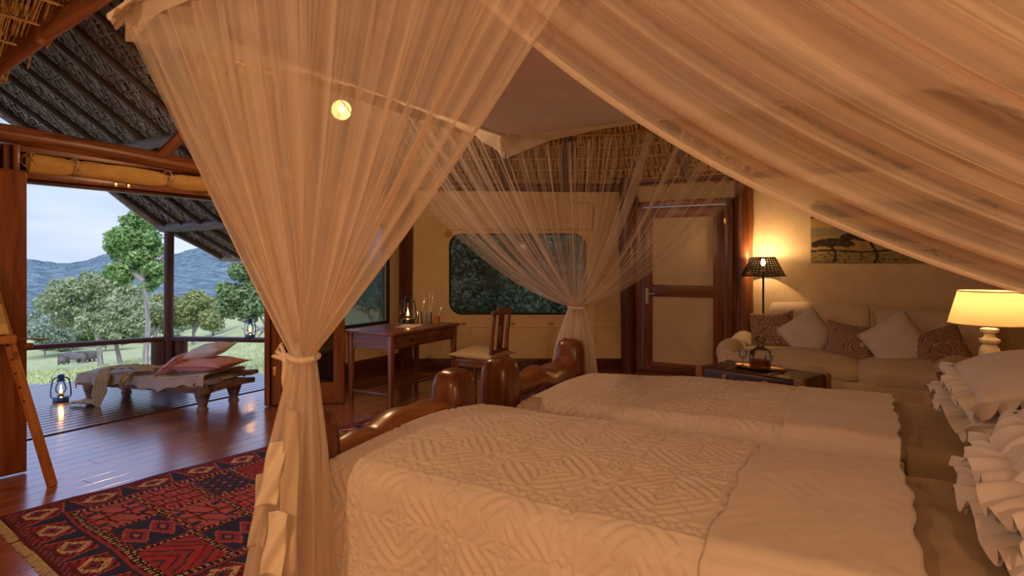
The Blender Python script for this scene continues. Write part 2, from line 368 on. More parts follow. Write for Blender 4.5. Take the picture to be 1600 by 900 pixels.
def gridmesh(name, P, mat, parent=None, uv=None, org=None, thick=0, closeu=False, kind=None, label=None, face_col=None, smooth=True):
    """P: (H, W, 3) array of points"""
    H, Wd = P.shape[:2]; P = P.reshape(-1, 3).astype(float)
    if org is not None: P = P-np.array(org)
    i = np.arange(H-1)[:, None]; j = np.arange(Wd if closeu else Wd-1)[None, :]; j2 = (j+1) % Wd
    F = np.stack([i*Wd+j, i*Wd+j2, (i+1)*Wd+j2, (i+1)*Wd+j], -1).reshape(-1, 4)
    me = bpy.data.meshes.new(name); me.vertices.add(len(P)); me.vertices.foreach_set('co', P.ravel())
    nf = len(F); me.loops.add(nf*4); me.loops.foreach_set('vertex_index', F.ravel().astype(np.int32))
    me.polygons.add(nf); me.polygons.foreach_set('loop_start', np.arange(nf, dtype=np.int32)*4)
    if smooth: me.polygons.foreach_set('use_smooth', np.ones(nf, bool))
    me.update(calc_edges=True)
    if uv is not None:
        ul = me.uv_layers.new(name='UVMap'); ul.data.foreach_set('uv', uv.reshape(-1, 2)[F.ravel()].ravel())
    if face_col is not None:
        ca = me.color_attributes.new('Col', 'FLOAT_COLOR', 'CORNER')
        c = np.ones((nf, 4, 4)); c[:, :, :3] = face_col.reshape(-1, 1, 3); ca.data.foreach_set('color', c.ravel())
    me.materials.append(MATS[mat]); o = bpy.data.objects.new(name, me); COL.objects.link(o)
    if parent: o.parent = parent
    if thick:
        md = o.modifiers.new('thickness', 'SOLIDIFY'); md.thickness = thick; md.offset = -1
    if kind: o['kind'] = kind
    if label: o['label'] = label
    return o
def quadsoup(name, Q, mat, parent=None, org=None, kind=None):
    """Q: (n, 4, 3) loose quads"""
    Q = np.asarray(Q, float); n = len(Q)
    if org is not None: Q = Q-np.array(org)
    me = bpy.data.meshes.new(name); me.vertices.add(n*4); me.vertices.foreach_set('co', Q.ravel())
    me.loops.add(n*4); me.loops.foreach_set('vertex_index', np.arange(n*4, dtype=np.int32))
    me.polygons.add(n); me.polygons.foreach_set('loop_start', np.arange(n, dtype=np.int32)*4); me.update(calc_edges=True)
    me.materials.append(MATS[mat]); o = bpy.data.objects.new(name, me); COL.objects.link(o)
    if parent: o.parent = parent
    if kind: o['kind'] = kind
    return o
def snoise(x, y, z=0): return mnoise.noise(Vector((x, y, z)))
def wob(n, amp, seed=0, freqs=(3, 7, 13)):
    r = np.random.default_rng(seed); u = np.linspace(0, 1, n); f = np.zeros(n)
    for k in freqs: f += np.sin(2*PI*k*u+r.random()*6.28)/math.sqrt(k)
    return f*amp
def nplane(az): # unit direction at angle az (deg) right of the view axis
    a = YAW-math.radians(az); return Vector((-math.sin(a), math.cos(a), 0))
# ------------------------------------------------------------------ room shell
XL, YD, ZC = -5.4, 7.74, 8.1                   # outer-opening wall, door wall, depth of the corner wall (parallel to the picture plane)
YJ = (ZC+SS*XL)/CC                             # where wall_left meets the corner wall
XJ = (CC*YD-ZC)/SS                             # where the corner wall meets the door wall
def cpt(xc, z=0, depth=ZC): return Vector((CC*xc-SS*depth, SS*xc+CC*depth, z))   # xc metres right of the view axis, on the corner wall
X0, X1, Y0 = -5.82, 1.8, -2.7
floor = struct('floor')
MB().prism([(X0, Y0), (X1, Y0), (X1, YD+.1), (XJ-.1, YD+.1), (XL-.05, YJ+.15), (X0, YJ)], -.16, -.035).build('subfloor', 'dark_y', floor, smooth=False)
x = X0; rb = random.Random(3)
while x < X1:
    w = .135; xm = x+w/2
    yt = YD if xm > XJ else (ZC+SS*xm)/CC
    yb = Y0
    if xm < XL: ys = [yb, 2.9, YJ-.1]
    else: ys = [yb, rb.uniform(-1, .8), rb.uniform(1.6, 4.2), yt+.02]
    for a, b in zip(ys[:-1], ys[1:]):
        MB().box((xm, (a+b)/2, -.02), (w-.004, b-a-.004, .04)).build('floor_board', 'floor_wood', floor, bevel=.0008, smooth=False, seg=1)
    x += w
# deck outside
DE = [(-10.2, .6), (-9.05, 1.9), (-7.93, 4.60), (-6.5, 5.22), (-5.86, 5.42)]
deck = struct('deck'); props(deck, 'dark glossy slatted timber deck outside the opening')
MB().prism([(-10.1, .6), (-9.0, 1.95), (-7.9, 4.5), (-6.5, 5.1), (-5.86, 5.3), (-5.86, -1.5), (-10.1, -1.5)], -.30, -.08).build('deck_frame', 'dark_y', deck, smooth=False)
x = -10.1
def deck_edge(x):
    for (a, ya), (b, yb_) in zip(DE[:-1], DE[1:]):
        if a <= x <= b: return ya+(yb_-ya)*(x-a)/(b-a)
    return 5.4
while x < -5.90:
    w = .105; yt = deck_edge(x+w/2)
    MB().box((x+w/2, (yt-1.5)/2, -.025), (w-.014, yt+1.5, .04)).build('deck_board', 'deck_wood', deck, bevel=.004, smooth=False, seg=1)
    x += w
# walls ------------------------------------------------------------
wl = struct('wall_left'); TH = .08
def wall_x(y0, y1, z0, z1, mat='canvas_wall', name='panel', x=XL, th=TH):
    return MB().box((x-th/2, (y0+y1)/2, (z0+z1)/2), (th, y1-y0, z1-z0)).build(name, mat, wl, smooth=False)
YO0, YO1 = 1.50, 4.28
wall_x(Y0, YO0, 0, 2.45); wall_x(3.80, YO1, 2.31, 2.60); wall_x(YO1, 4.85, 0, 2.60); wall_x(4.85, 5.98, 0, .66); wall_x(4.85, 5.98, 1.92, 2.60); wall_x(5.98, YJ+.05, 0, 2.60)
MB().box((XL+.01, (YO1+YJ)/2, .11), (.03, YJ-YO1, .22)).build('baseboard_left', 'dark_y', wl, bevel=.004)
MB().box((XL+.03, (YO1+YJ)/2, .03), (.10, YJ-YO1, .05)).build('trim_floor', 'dark_y', wl, bevel=.004)
MB().box((XL+.012, 4.56, .30), (.03, .05, .5)).build('seam_strip', 'canvas_wall', wl)
# left window
w1 = struct('window_1'); MB().box((XL-.04, 5.415, 1.29), (.012, 1.13, 1.26)).build('window_pane', 'clear_pane', w1, smooth=False)
for yy, zz, sy, sz in ((4.85, 1.29, .035, 1.30), (5.98, 1.29, .035, 1.30), (5.415, .66, 1.16, .035), (5.415, 1.92, 1.16, .035)):
    MB().box((XL+.012, yy, zz), (.04, sy, sz)).build('window_frame', 'black_trim', w1, bevel=.006)
# corner wall
wc = struct('wall_corner'); RC = Matrix.Rotation(YAW, 3, 'Z')
xa, xb = -1.62, 1.50
wx0, wx1, wz0, wz1 = (703-800)/FPX*ZC, (914-800)/FPX*ZC, CH-(490-HY)/FPX*ZC, CH+(HY-366)/FPX*ZC
def cbox(parent, name, mat, x0, x1, z0, z1, d0=0, th=.08, bevel=0, label=None):
    c = cpt((x0+x1)/2, (z0+z1)/2, ZC+d0+th/2)
    return MB().box(c, (x1-x0, th, z1-z0), RC).build(name, mat, parent, bevel=bevel, smooth=bool(bevel), label=label)
# panel with a rounded window hole
def rrect(x0, x1, z0, z1, r, n=7):
    P = []
    for cx, cz, a0 in ((x1-r, z0+r, -90), (x1-r, z1-r, 0), (x0+r, z1-r, 90), (x0+r, z0+r, 180)):
        for k in range(n+1):
            a = math.radians(a0+90*k/n); P.append((cx+r*math.cos(a), cz+r*math.sin(a)))
    return P
hole = rrect(wx0, wx1, wz0, wz1, .16); outer = []
cxm, czm = (wx0+wx1)/2, (wz0+wz1)/2
for hx, hz in hole:
    dx, dz = hx-cxm, hz-czm
    k = min(((xb if dx > 0 else xa)-cxm)/dx if abs(dx) > 1e-6 else 9e9, ((2.58 if dz > 0 else 0)-czm)/dz if abs(dz) > 1e-6 else 9e9)
    outer.append((cxm+dx*k, czm+dz*k))
crn = [(xb, 0), (xb, 2.58), (xa, 2.58), (xa, 0)]
for q in crn:      # snap the nearest outer point onto each corner
    i = min(range(len(outer)), key=lambda i: (outer[i][0]-q[0])**2+(outer[i][1]-q[1])**2); outer[i] = q
mb = MB(); n = len(hole)
for d in (0, .06):
    base = len(mb.v)
    V = [cpt(a, b, ZC+d) for a, b in hole]+[cpt(a, b, ZC+d) for a, b in outer]
    mb._add(V, [((i, n+i, n+(i+1) % n, (i+1) % n) if d == 0 else ((i+1) % n, n+(i+1) % n, n+i, i)) for i in range(n)])
mb.build('canvas_panel', 'canvas_wall', wc, smooth=False)
w2 = struct('window_2')
mb = MB(); mb._add([cpt(a, b, ZC+.05) for a, b in hole], [tuple(range(n))]); mb.build('window_screen', 'screen_gauze', w2, smooth=False)
mb = MB(); pts = [cpt(a, b, ZC-.004) for a, b in hole]; mb.tube(pts+[pts[0]], .013, 6, cap=False); mb.build('window_trim', 'black_trim', w2)
for z in (.57,): cbox(wc, 'canvas_seam', 'canvas_wall', xa, xb, z-.008, z+.008, -.012, .014, .003)
for sx in (-.95, 1.12): cbox(wc, 'canvas_seam', 'canvas_wall', sx-.01, sx+.01, 0, 2.4, -.01, .012, .003)
cbox(wc, 'baseboard_corner', 'dark_x', xa, xb, 0, .14, -.025, .03, .004)
for i, px in enumerate((724, 800, 860)):
    cbox(wc, 'flap_toggle', 'roll_canvas', (px-800)/FPX*ZC-.04, (px-800)/FPX*ZC+.04, .60, .63, -.02, .02, .006)
cbox(wc, 'flap_toggle', 'roll_canvas', (699-800)/FPX*ZC-.03, (699-800)/FPX*ZC+.05, wz1-.03, wz1+.04, -.03, .03, .01)
cbox(wc, 'rolled_flap', 'canvas_wall', wx0-.05, wx1+.1, wz1+.06, wz1+.42, -.05, .05, .02)
# door wall
wd = struct('wall_back')
def ybox(parent, name, mat, x0, x1, z0, z1, y=YD, th=.08, bevel=0, label=None):
    return MB().box(((x0+x1)/2, y+th/2, (z0+z1)/2), (x1-x0, th, z1-z0)).build(name, mat, parent, bevel=bevel, smooth=bool(bevel), label=label)
ybox(wd, 'panel', 'plaster', -1.38, X1, 0, 2.6); ybox(wd, 'panel', 'plaster', XJ-.05, -1.38, 2.24, 2.6); ybox(wd, 'panel', 'plaster', XJ-.05, -2.55, 0, 2.3)
ybox(wd, 'baseboard_back', 'dark_x', -1.1, X1, 0, .12, YD-.02, .02, .004)
# rough door post logs
def pole(name, a, b, r, mat, parent=None, jit=.06, n=9, seg=12, seed=0, bend=.02, label=None, taper=1.0, org=None):
    a, b = Vector(a), Vector(b); rd = random.Random(seed); P = []; R = []
    side = (b-a).cross(Vector((.3, .5, .8))).normalized(); s2 = (b-a).normalized().cross(side); ph = rd.random()*6; ph2 = rd.random()*6
    for i in range(n):
        t = i/(n-1); P.append(a.lerp(b, t)+side*bend*math.sin(3.1*t+ph)+s2*bend*math.sin(5*t+ph2)*.6); R.append(r*(1+(taper-1)*t)*(1+.04*math.sin(7*t+ph)))
    return MB().tube(P, R, seg, jit=jit, seed=seed).build(name, mat, parent, label=label, org=org)
p1 = pole('rough_post', (-1.24, YD-.05, 0), (-1.22, YD-.05, 2.55), .105, 'log_z', wd, .12, 14, 14, 5, .012)
p2 = pole('rough_post', (XJ+.12, YD-.08, 0), (XJ+.12, YD-.08, 3.6), .10, 'dark_z', wd, .10, 12, 12, 6, .012)
p3 = pole('corner_post', (XL+.10, YJ+.02, 0), (XL+.10, YJ+.02, 2.6), .095, 'dark_z', wl, .02, 6, 8, 7, .004)
# the inner door
d1 = struct('door_1')
dx0, dx1 = -2.50, -1.44
ybox(d1, 'door_frame', 'door_z', dx0-.10, dx0, 0, 2.24, YD-.07, .13, .006); ybox(d1, 'door_frame', 'door_z', dx1, dx1+.09, 0, 2.24, YD-.07, .13, .006); ybox(d1, 'door_frame', 'door_x', dx0-.1, dx1+.09, 2.17, 2.24, YD-.07, .13, .006)
for a, b in ((dx0+.01, dx0+.13), (dx1-.15, dx1-.01)): ybox(d1, 'door_stile', 'door_z', a, b, .02, 2.16, YD-.045, .06, .004)
ybox(d1, 'threshold', 'dark_x', dx0-.1, dx1+.1, -.02, .025, YD-.08, .2)
for a, b in ((2.02, 2.16), (1.0, 1.15), (.02, .14)): ybox(d1, 'door_rail', 'door_x', dx0+.13, dx1-.15, a, b, YD-.045, .055, .004)
ybox(d1, 'door_panel', 'door_panel', dx0+.12, dx1-.14, .12, 1.02, YD-.015, .02); ybox(d1, 'door_panel', 'door_panel', dx0+.12, dx1-.14, 1.13, 2.04, YD-.015, .02)
hp = ybox(d1, 'handle_plate', 'white_metal', dx0+.05, dx0+.09, .90, 1.10, YD-.055, .012, .003)
MB().tube([(dx0+.07, YD-.05, 1.03), (dx0+.07, YD-.095, 1.03), (dx0+.10, YD-.10, 1.03), (dx0+.19, YD-.10, 1.035)], .009, 8).build('door_handle', 'white_metal', hp)
for z in (.35, 1.95): ybox(d1, 'hinge', 'brass', dx1-.012, dx1+.012, z-.04, z+.04, YD-.075, .012, .002)
# unseen walls that close the room
wr = struct('wall_right'); MB().box((X1+.04, (Y0+YD)/2, 1.3), (.08, YD-Y0, 2.6)).build('panel', 'plaster', wr, smooth=False)
wn_ = struct('wall_near'); MB().box(((XL+X1)/2, Y0-.04, 1.3), (X1-XL, .08, 2.6)).build('panel', 'plaster', wn_, smooth=False)
# wall plates (logs on top of the walls)
tb = struct('trim_1')
pole('log_beam', (XL-.01, .2, 2.42), (XL+.01, 4.75, 2.30), .075, 'log_wood', tb, .10, 18, 14, 11, .018, label='long reddish log above the terrace opening')
pole('log_beam', (XL, 4.6, 2.36), (XL, YJ, 2.42), .07, 'log_wood', tb, .08, 8, 10, 12, .01)
a_, b_ = cpt(xa, 2.46, ZC-.02), cpt(xb, 2.46, ZC-.02)
pole('log_beam', a_, b_, .06, 'dark_x', tb, .05, 8, 10, 13, .01); pole('log_beam', (XJ, YD-.03, 2.5), (X1, YD-.03, 2.5), .05, 'dark_x', tb, .05, 8, 10, 14, .01)
# lintel of the terrace opening
lt = struct('trim_2')
MB().box((XL+.02, (YO0+YO1)/2+.05, 2.095), (.11, YO1-YO0+.3, .055)).build('lintel', 'door_x', lt, bevel=.006)
MB().box((XL-.015, (YO0+YO1)/2+.05, 2.055), (.07, YO1-YO0+.3, .035)).build('lintel_rebate', 'dark_y', lt, bevel=.004)
MB().box((XL-.01, (YO0+YO1)/2+.05, 2.29), (.05, YO1-YO0+.3, .05)).build('head_board', 'log_y', lt, bevel=.006)
MB().box((XL-.035, (YO0+YO1)/2+.05, 2.20), (.02, YO1-YO0+.3, .22)).build('back_board', 'dark_y', lt, bevel=.004)
for yy in (1.60, 1.66, 1.72, 1.78, 1.84, 1.90): MB().tube([(XL+.03, yy, 2.10), (XL+.03, yy, 2.30)], .027, 8, jit=.1).build('split_pole', 'dark_z', lt)
MB().box((XL+.04, 1.95, 2.21), (.07, .035, .20)).build('end_block', 'door_z', lt, bevel=.004)
for yy in (2.62, 2.72, 3.44, 3.55): MB().box((XL+.08, yy, 2.085), (.012, .03, .035)).build('hinge', 'brass', lt, bevel=.003)
MB().box((XL+.02, YO1-.02, 1.03), (.11, .10, 2.06)).build('jamb', 'door_z', lt, bevel=.006)
# rolled canvas blind above the opening
rb_ = thing('rolled_blind', 'ochre canvas blind rolled up and tied above the terrace opening', 'blind', (XL+.07, 3.0, 2.185))
prof = []
nL, nT = 60, 20; P = np.zeros((nL, nT, 3)); yy = np.linspace(2.02, 4.25, nL)
for i, y in enumerate(yy):
    tie = max(math.exp(-((y-2.32)/.05)**2)*.25, math.exp(-((y-3.05)/.06)**2)*.35, math.exp(-((y-3.95)/.06)**2)*.3)
    for k in range(nT):
        th = 2*PI*k/nT; r = .062*(1-tie)*(1+.06*math.sin(3*th+y*6)+.05*math.sin(5*th-y*11))
        P[i, k] = (XL+.07+r*.75*math.cos(th), y, 2.185+r*1.15*math.sin(th)-.012*math.sin((y-2)*1.4))
gridmesh('canvas_roll', P, 'roll_canvas', rb_, closeu=True, org=rb_.location)
MB().tube([(XL+.075+.05*math.cos(t), y, 2.205+.055*math.sin(t)) for t, y in [(k*.7, 2.02+.03*math.sin(k)) for k in range(10)]], .006, 6).build('roll_end', 'roll_canvas', rb_, org=rb_.location)
for y in (2.32, 3.05, 3.95): MB().tube([(XL+.07+.055*math.cos(t), y+.012*math.sin(t*2), 2.19+.068*math.sin(t)) for t in np.linspace(0, 2*PI, 13)], .006, 6).build('tie_cord', 'rope', rb_, org=rb_.location)
for y in (2.30, 3.03): MB().tube([(XL+.125, y, 2.20), (XL+.13, y+.05, 2.17), (XL+.125, y+.02, 2.14)], .005, 5).build('tie_cord', 'rope', rb_, org=rb_.location)

# folding terrace doors (open inwards)
def door_leaf(name, a, b, label_h=1.0, glass=True, stile=.12):
    a, b = Vector(a), Vector(b); d = (b-a); w = d.length; ang = math.atan2(d.y, d.x)
    r = struct(name, (a.x, a.y, .0)); r.rotation_euler = (0, 0, ang)
    for x0, x1 in ((0, stile), (w-stile, w)): MB().box(((x0+x1)/2, 0, 1.035), (x1-x0, .05, 2.05)).build('door_stile', 'door_z', r, bevel=.005)
    for z0, z1 in ((.01, .22), (1.94, 2.06)): MB().box((w/2, 0, (z0+z1)/2), (w-2*stile, .045, z1-z0)).build('door_rail', 'door_x', r, bevel=.004)
    MB().box((w/2, 0, 1.08), (w-2*stile, .012, 1.73)).build('door_glass', 'dark_glass', r, smooth=False)
    return r, w
dl, w_ = door_leaf('door_2', (-4.97, 1.87), (-5.05, 1.15), stile=.15)
for z in (.12, 1.98): MB().box((.035, -.03, z), (.025, .014, .13)).build('hinge', 'brass', dl, bevel=.003)
hb = MB().box((.06, -.035, .98), (.03, .02, .05)).build('bolt_plate', 'brass', dl, bevel=.003)
MB().tube([(.0, -.045, 1.0), (.13, -.045, 1.0)], .006, 8).build('door_bolt', 'brass', hb)
dr, w_ = door_leaf('door_3', (-5.12, 3.98), (-4.58, 4.44), stile=.11)
for z in (.35, .95, 1.9): MB().box((.03, -.03, z), (.03, .014, .09)).build('hinge', 'brass', dr, bevel=.003)
dr2, w_ = door_leaf('door_4', (-5.34, 4.20), (-5.12, 3.92), stile=.08)

# ------------------------------------------------------------------ thatch roofs
def clip(poly, f):   # keep f(p) >= 0
    out = []
    for i in range(len(poly)):
        a, b = poly[i], poly[(i+1) % len(poly)]; fa, fb = f(a), f(b)
        if fa >= 0: out.append(a)
        if (fa >= 0) != (fb >= 0):
            t = fa/(fa-fb); out.append((a[0]+(b[0]-a[0])*t, a[1]+(b[1]-a[1])*t))
    return out
K, Z0R = .80, 2.50
dists = [lambda p: p[0]-XL, lambda p: ZC-(-SS*p[0]+CC*p[1]), lambda p: YD-p[1], lambda p: X1-p[0], lambda p: p[1]-Y0]
dirs = [(Vector((0, 1, 0)), Vector((1, 0, 0))), (Vector((CC, SS, 0)), Vector((SS, -CC, 0))), (Vector((1, 0, 0)), Vector((0, -1, 0))), (Vector((0, 1, 0)), Vector((-1, 0, 0))), (Vector((1, 0, 0)), Vector((0, 1, 0)))]
def spans(polys, au, dv, s):     # intervals of the 'along' coordinate where plan polygons cross level s
    out = []
    for poly in polys:
        xs = []
        for i in range(len(poly)):
            p, q = poly[i], poly[(i+1) % len(poly)]; a, b = dv(p)-s, dv(q)-s
            if (a > 0) != (b > 0):
                t = a/(a-b); xs.append(au(p)+(au(q)-au(p))*t)
        if len(xs) >= 2: out.append((min(xs), max(xs)))
    return out
def thatch(parent, polys, zf, au, dv, pos, step, smax, mats, over=-.12, blade=.035, back=True, battens=True, brad=.010, s0=None):
    """polys: plan polygons; dv(p): plan distance up from the eave; au(p): distance along it; pos(a, s, lift)->point"""
    Q = []; s = over if s0 is None else s0; bt = []
    while s < smax:
        for a0, a1 in spans(polys, au, dv, max(s+step*.5, .01)):
            if a1-a0 < .05: continue
            n = max(2, int((a1-a0)/blade)); aa = np.linspace(a0, a1, n)
            for a in aa:
                w = blade*random.uniform(.55, .95); j = random.uniform(-.02, .02); l0 = s-random.uniform(0, .05); l1 = s+step*1.02
                t1 = random.uniform(-.012, .02)
                Q.append([pos(a-w/2+j, l0, -.045-t1), pos(a+w/2+j, l0, -.045-t1), pos(a+w/2, l1, 0), pos(a-w/2, l1, 0)])
            if battens: bt.append((a0, a1, s+step*.55))
        s += step
    quadsoup('thatch_leaves', Q, mats[0], parent, kind='stuff')
    for a0, a1, sb in bt:
        m = max(2, int((a1-a0)/.5)); P = [pos(a0+(a1-a0)*i/m, sb+.006*math.sin(i*2.1), -.045+.004*math.sin(i*3.3)) for i in range(m+1)]
        MB().tube(P, brad, 5).build('batten', mats[1], parent)
    if back:
        mb = MB()
        for poly in polys:
            if len(poly) > 2: mb._add([(p[0], p[1], zf(p)+.05) for p in poly], [tuple(range(len(poly)))])
        mb.build('thatch_backing', 'thatch_back', parent, smooth=False)
ceil = struct('ceiling')
room = [(XL, Y0), (X1, Y0), (X1, YD), (XJ, YD), (XL, YJ)]
# dormer notch in the left slope where the verandah roof runs in
YR = 2.20; vz = lambda y: 1.97+.67*(4.49-y); ZR = vz(YR)
xap = XL+(ZR-Z0R)/K; yl = 1.62; yr = 4.49-(Z0R-1.97)/.67
tri = [(XL, yl), (xap, YR), (XL, yr)]
fL = lambda p: (YR-yl)*(p[0]-XL)-(xap-XL)*(p[1]-yl)             # >0 on the south side of the left valley
fR = lambda p: (xap-XL)*(p[1]-yr)-(YR-yr)*(p[0]-XL)             # >0 on the north side of the right valley
for i, d in enumerate(dists):
    poly = room
    for j, e in enumerate(dists):
        if j != i: poly = clip(poly, lambda p, d=d, e=e: e(p)-d(p))
    if len(poly) < 3: continue
    polys = [poly]
    if i == 0: polys = [clip(poly, fL), clip(clip(poly, lambda p: -fL(p)), fR)]
    A, U = dirs[i]; base = Vector((XL, 0, 0)) if i == 0 else (cpt(0, 0, ZC) if i == 1 else (Vector((0, YD, 0)) if i == 2 else (Vector((X1, 0, 0)) if i == 3 else Vector((0, Y0, 0)))))
    au = lambda p, A=A, base=base: (p[0]-base.x)*A.x+(p[1]-base.y)*A.y
    nrm = Vector((-U.x*K, -U.y*K, 1)).normalized()
    def pos(a, s, lift, A=A, U=U, base=base, nrm=nrm): q = base+A*a+U*s; return (q.x+nrm.x*lift, q.y+nrm.y*lift, Z0R+K*s+nrm.z*lift)
    thatch(ceil, polys, lambda p, d=d: Z0R+K*d(p), au, lambda p, d=d: d(p), pos, .15, 3.6, ('thatch_gold', 'batten_gold'), over=.0, blade=.014 if i == 0 else .03)
# rafters of the inner roof
for y in (-1.6, -.5, .75, 1.28): pole('rafter', (XL+.05, y, Z0R-.05), (XL+3.0, y, Z0R+K*2.95-.10), .06, 'log_wood', ceil, .05, 6, 10, int(y*10)+40, .01)
for y in (4.6, 5.6): pole('rafter', (XL+.05, y, Z0R-.02), (XL+2.2, y, Z0R+K*2.15-.12), .05, 'rafter_pole', ceil, .05, 6, 10, int(y*10)+40, .01)
for xc in (-.9, -.1, .7):
    a = cpt(xc, Z0R-.02, ZC-.05); b = cpt(xc, Z0R+K*2.4-.12, ZC-2.4); pole('rafter', a, b, .05, 'rafter_pole', ceil, .05, 6, 10, int(xc*10)+90, .01)
for x in (-1.9, -.9, .1, 1.1): pole('rafter', (x, YD-.05, Z0R), (x, YD-2.6, Z0R+K*2.6-.12), .05, 'rafter_pole', ceil, .05, 6, 10, int(x*10)+120, .01)
# valley log where the two roofs meet, with its struts
va, vb = Vector((XL-.15, yl-.10, Z0R-.05)), Vector((xap+.10, YR+.02, ZR-.03))
pole('valley_log', va+(va-vb)*.1, vb+(vb-va)*.25, .075, 'log_wood', ceil, .08, 10, 14, 21, .015, label='thick reddish diagonal log under the thatch')
q = va.lerp(vb, .50)
pole('strut', q+Vector((0, 0, -.02)), q+Vector((.50, .10, .75)), .075, 'log_wood', ceil, .06, 6, 12, 22, .005)
pole('strut', q+Vector((-.05, -.10, .02)), q+Vector((.42, -.05, .75)), .022, 'log_wood', ceil, .04, 5, 8, 23, .003)
pole('valley_log', (XL-.1, yr+.1, Z0R-.06), (xap, YR, ZR-.10), .055, 'dark_x', ceil, .06, 8, 10, 24, .01)
pole('strut', (XL+.0, 3.02, 2.38), (XL+.05, 3.30, 2.72), .055, 'log_wood', ceil, .04, 4, 8, 25, .002)
# verandah roof
vr = struct('roof_verandah')
XV = -7.88
def vzz(y): return vz(y) if y <= 4.49 else 1.97-.5*(y-4.49)
vpoly = [(XV, YR), (xap, YR), (XL, yr), (XL, 5.3), (XV, 5.3)]
S0 = 5.3
def vpos(a, s, lift):
    y = S0-s; k = .67 if y <= 4.49 else .5; nz = 1/math.sqrt(1+k*k); return (a, y+k*nz*lift, vzz(y)+nz*lift)
au = lambda p: p[0]
thatch(vr, [vpoly], lambda p: vzz(p[1]), au, lambda p: S0-p[1], vpos, .085, S0-YR, ('thatch_grey', 'batten_grey'), over=-.06, blade=.03, back=False, brad=.007)
mb = MB()
for ya, yb in ((YR, 4.49), (4.49, 5.36)):
    for xx0, xx1 in ((XV-.12, XL),): mb.quad((xx0, ya, vzz(ya)+.05), (xx1, ya, vzz(ya)+.05), (xx1, yb, vzz(yb)+.05), (xx0, yb, vzz(yb)+.05)); mb.quad((xx0, yb, vzz(yb)+.12), (xx1, yb, vzz(yb)+.12), (xx1, ya, vzz(ya)+.12), (xx0, ya, vzz(ya)+.12))
mb._add([(XL, YR, ZR+.05), (xap, YR, ZR+.05), (XL, yr, Z0R+.05)], [(0, 1, 2)])
mb.quad((XV-.12, YR, ZR+.06), (xap, YR, ZR+.06), (xap, .2, ZR-1.3), (XV-.12, .2, ZR-1.3))
mb.build('thatch_backing', 'thatch_back', vr, smooth=False)
xx = XV+.10; i = 0
while xx < XL+.9:
    ytop = YR if xx < XL else YR
    yb = 5.25 if xx < XL else max(YR+.05, YR+(yr-YR)*(xap-xx)/(xap-XL))
    P = [vpos(xx, S0-y, -.085) for y in np.linspace(YR, yb, 8)]
    if yb-YR > .15: MB().tube(P, .026 if i % 2 else .032, 9, jit=.05, seed=i).build('rafter', 'rafter_pole', vr)
    xx += .40; i += 1
MB().tube([vpos(XV-.06, S0-y, -.02+.02*math.sin(y*4)) for y in np.linspace(YR, 5.34, 12)], [.075]*12, 9, jit=.15, seed=9).build('verge_roll', 'thatch_grey', vr)
MB().tube([vpos(x, -.05, -.02) for x in np.linspace(XV-.1, XL, 8)], .07, 9, jit=.15, seed=10).build('eave_roll', 'thatch_grey', vr)
for yy, zz, r in ((4.47, 1.90, .062), (3.30, None, .055)):
    z = zz if zz else vz(yy)-.16
    pole('purlin', (XV-.05, yy, z), (XL+.1, yy, z), r, 'pole_grey', vr, .05, 8, 12, int(yy*7), .012)
MB().tube([(-7.80, 4.47, -.3), (-7.80, 4.48, 1.0), (-7.79, 4.48, 1.87)], .058, 14, jit=.03, seed=3).build('verandah_post', 'rail_wood', vr)
# railing
rl = thing('terrace_railing', 'low dark red timber railing around the terrace edge', 'railing', (-7.8, 4.5, 0))
RP = [(-9.9, .55), (-9.0, 1.95), (-7.83, 4.50), (-6.5, 5.08), (-5.5, 5.40)]
for (a, b) in zip(RP[:-1], RP[1:]):
    A_, B_ = Vector((a[0], a[1], .445)), Vector((b[0], b[1], .445)); d = B_-A_
    MB().box((A_+B_)/2, (d.length+.03, .12, .055), Matrix.Rotation(math.atan2(d.y, d.x), 3, 'Z')).build('top_rail', 'rail_wood', rl, bevel=.008, org=rl.location)
for (a, r) in (((-9.0, 1.95), .07), ((-7.86, 4.38), .085), ((-7.74, 4.60), .085), ((-5.6, 5.36), .07)):
    MB().tube([(a[0], a[1], -.35), (a[0], a[1], .42)], r, 14, jit=.05, seed=int(r*100)).build('railing_post', 'rail_wood', rl, org=rl.location)
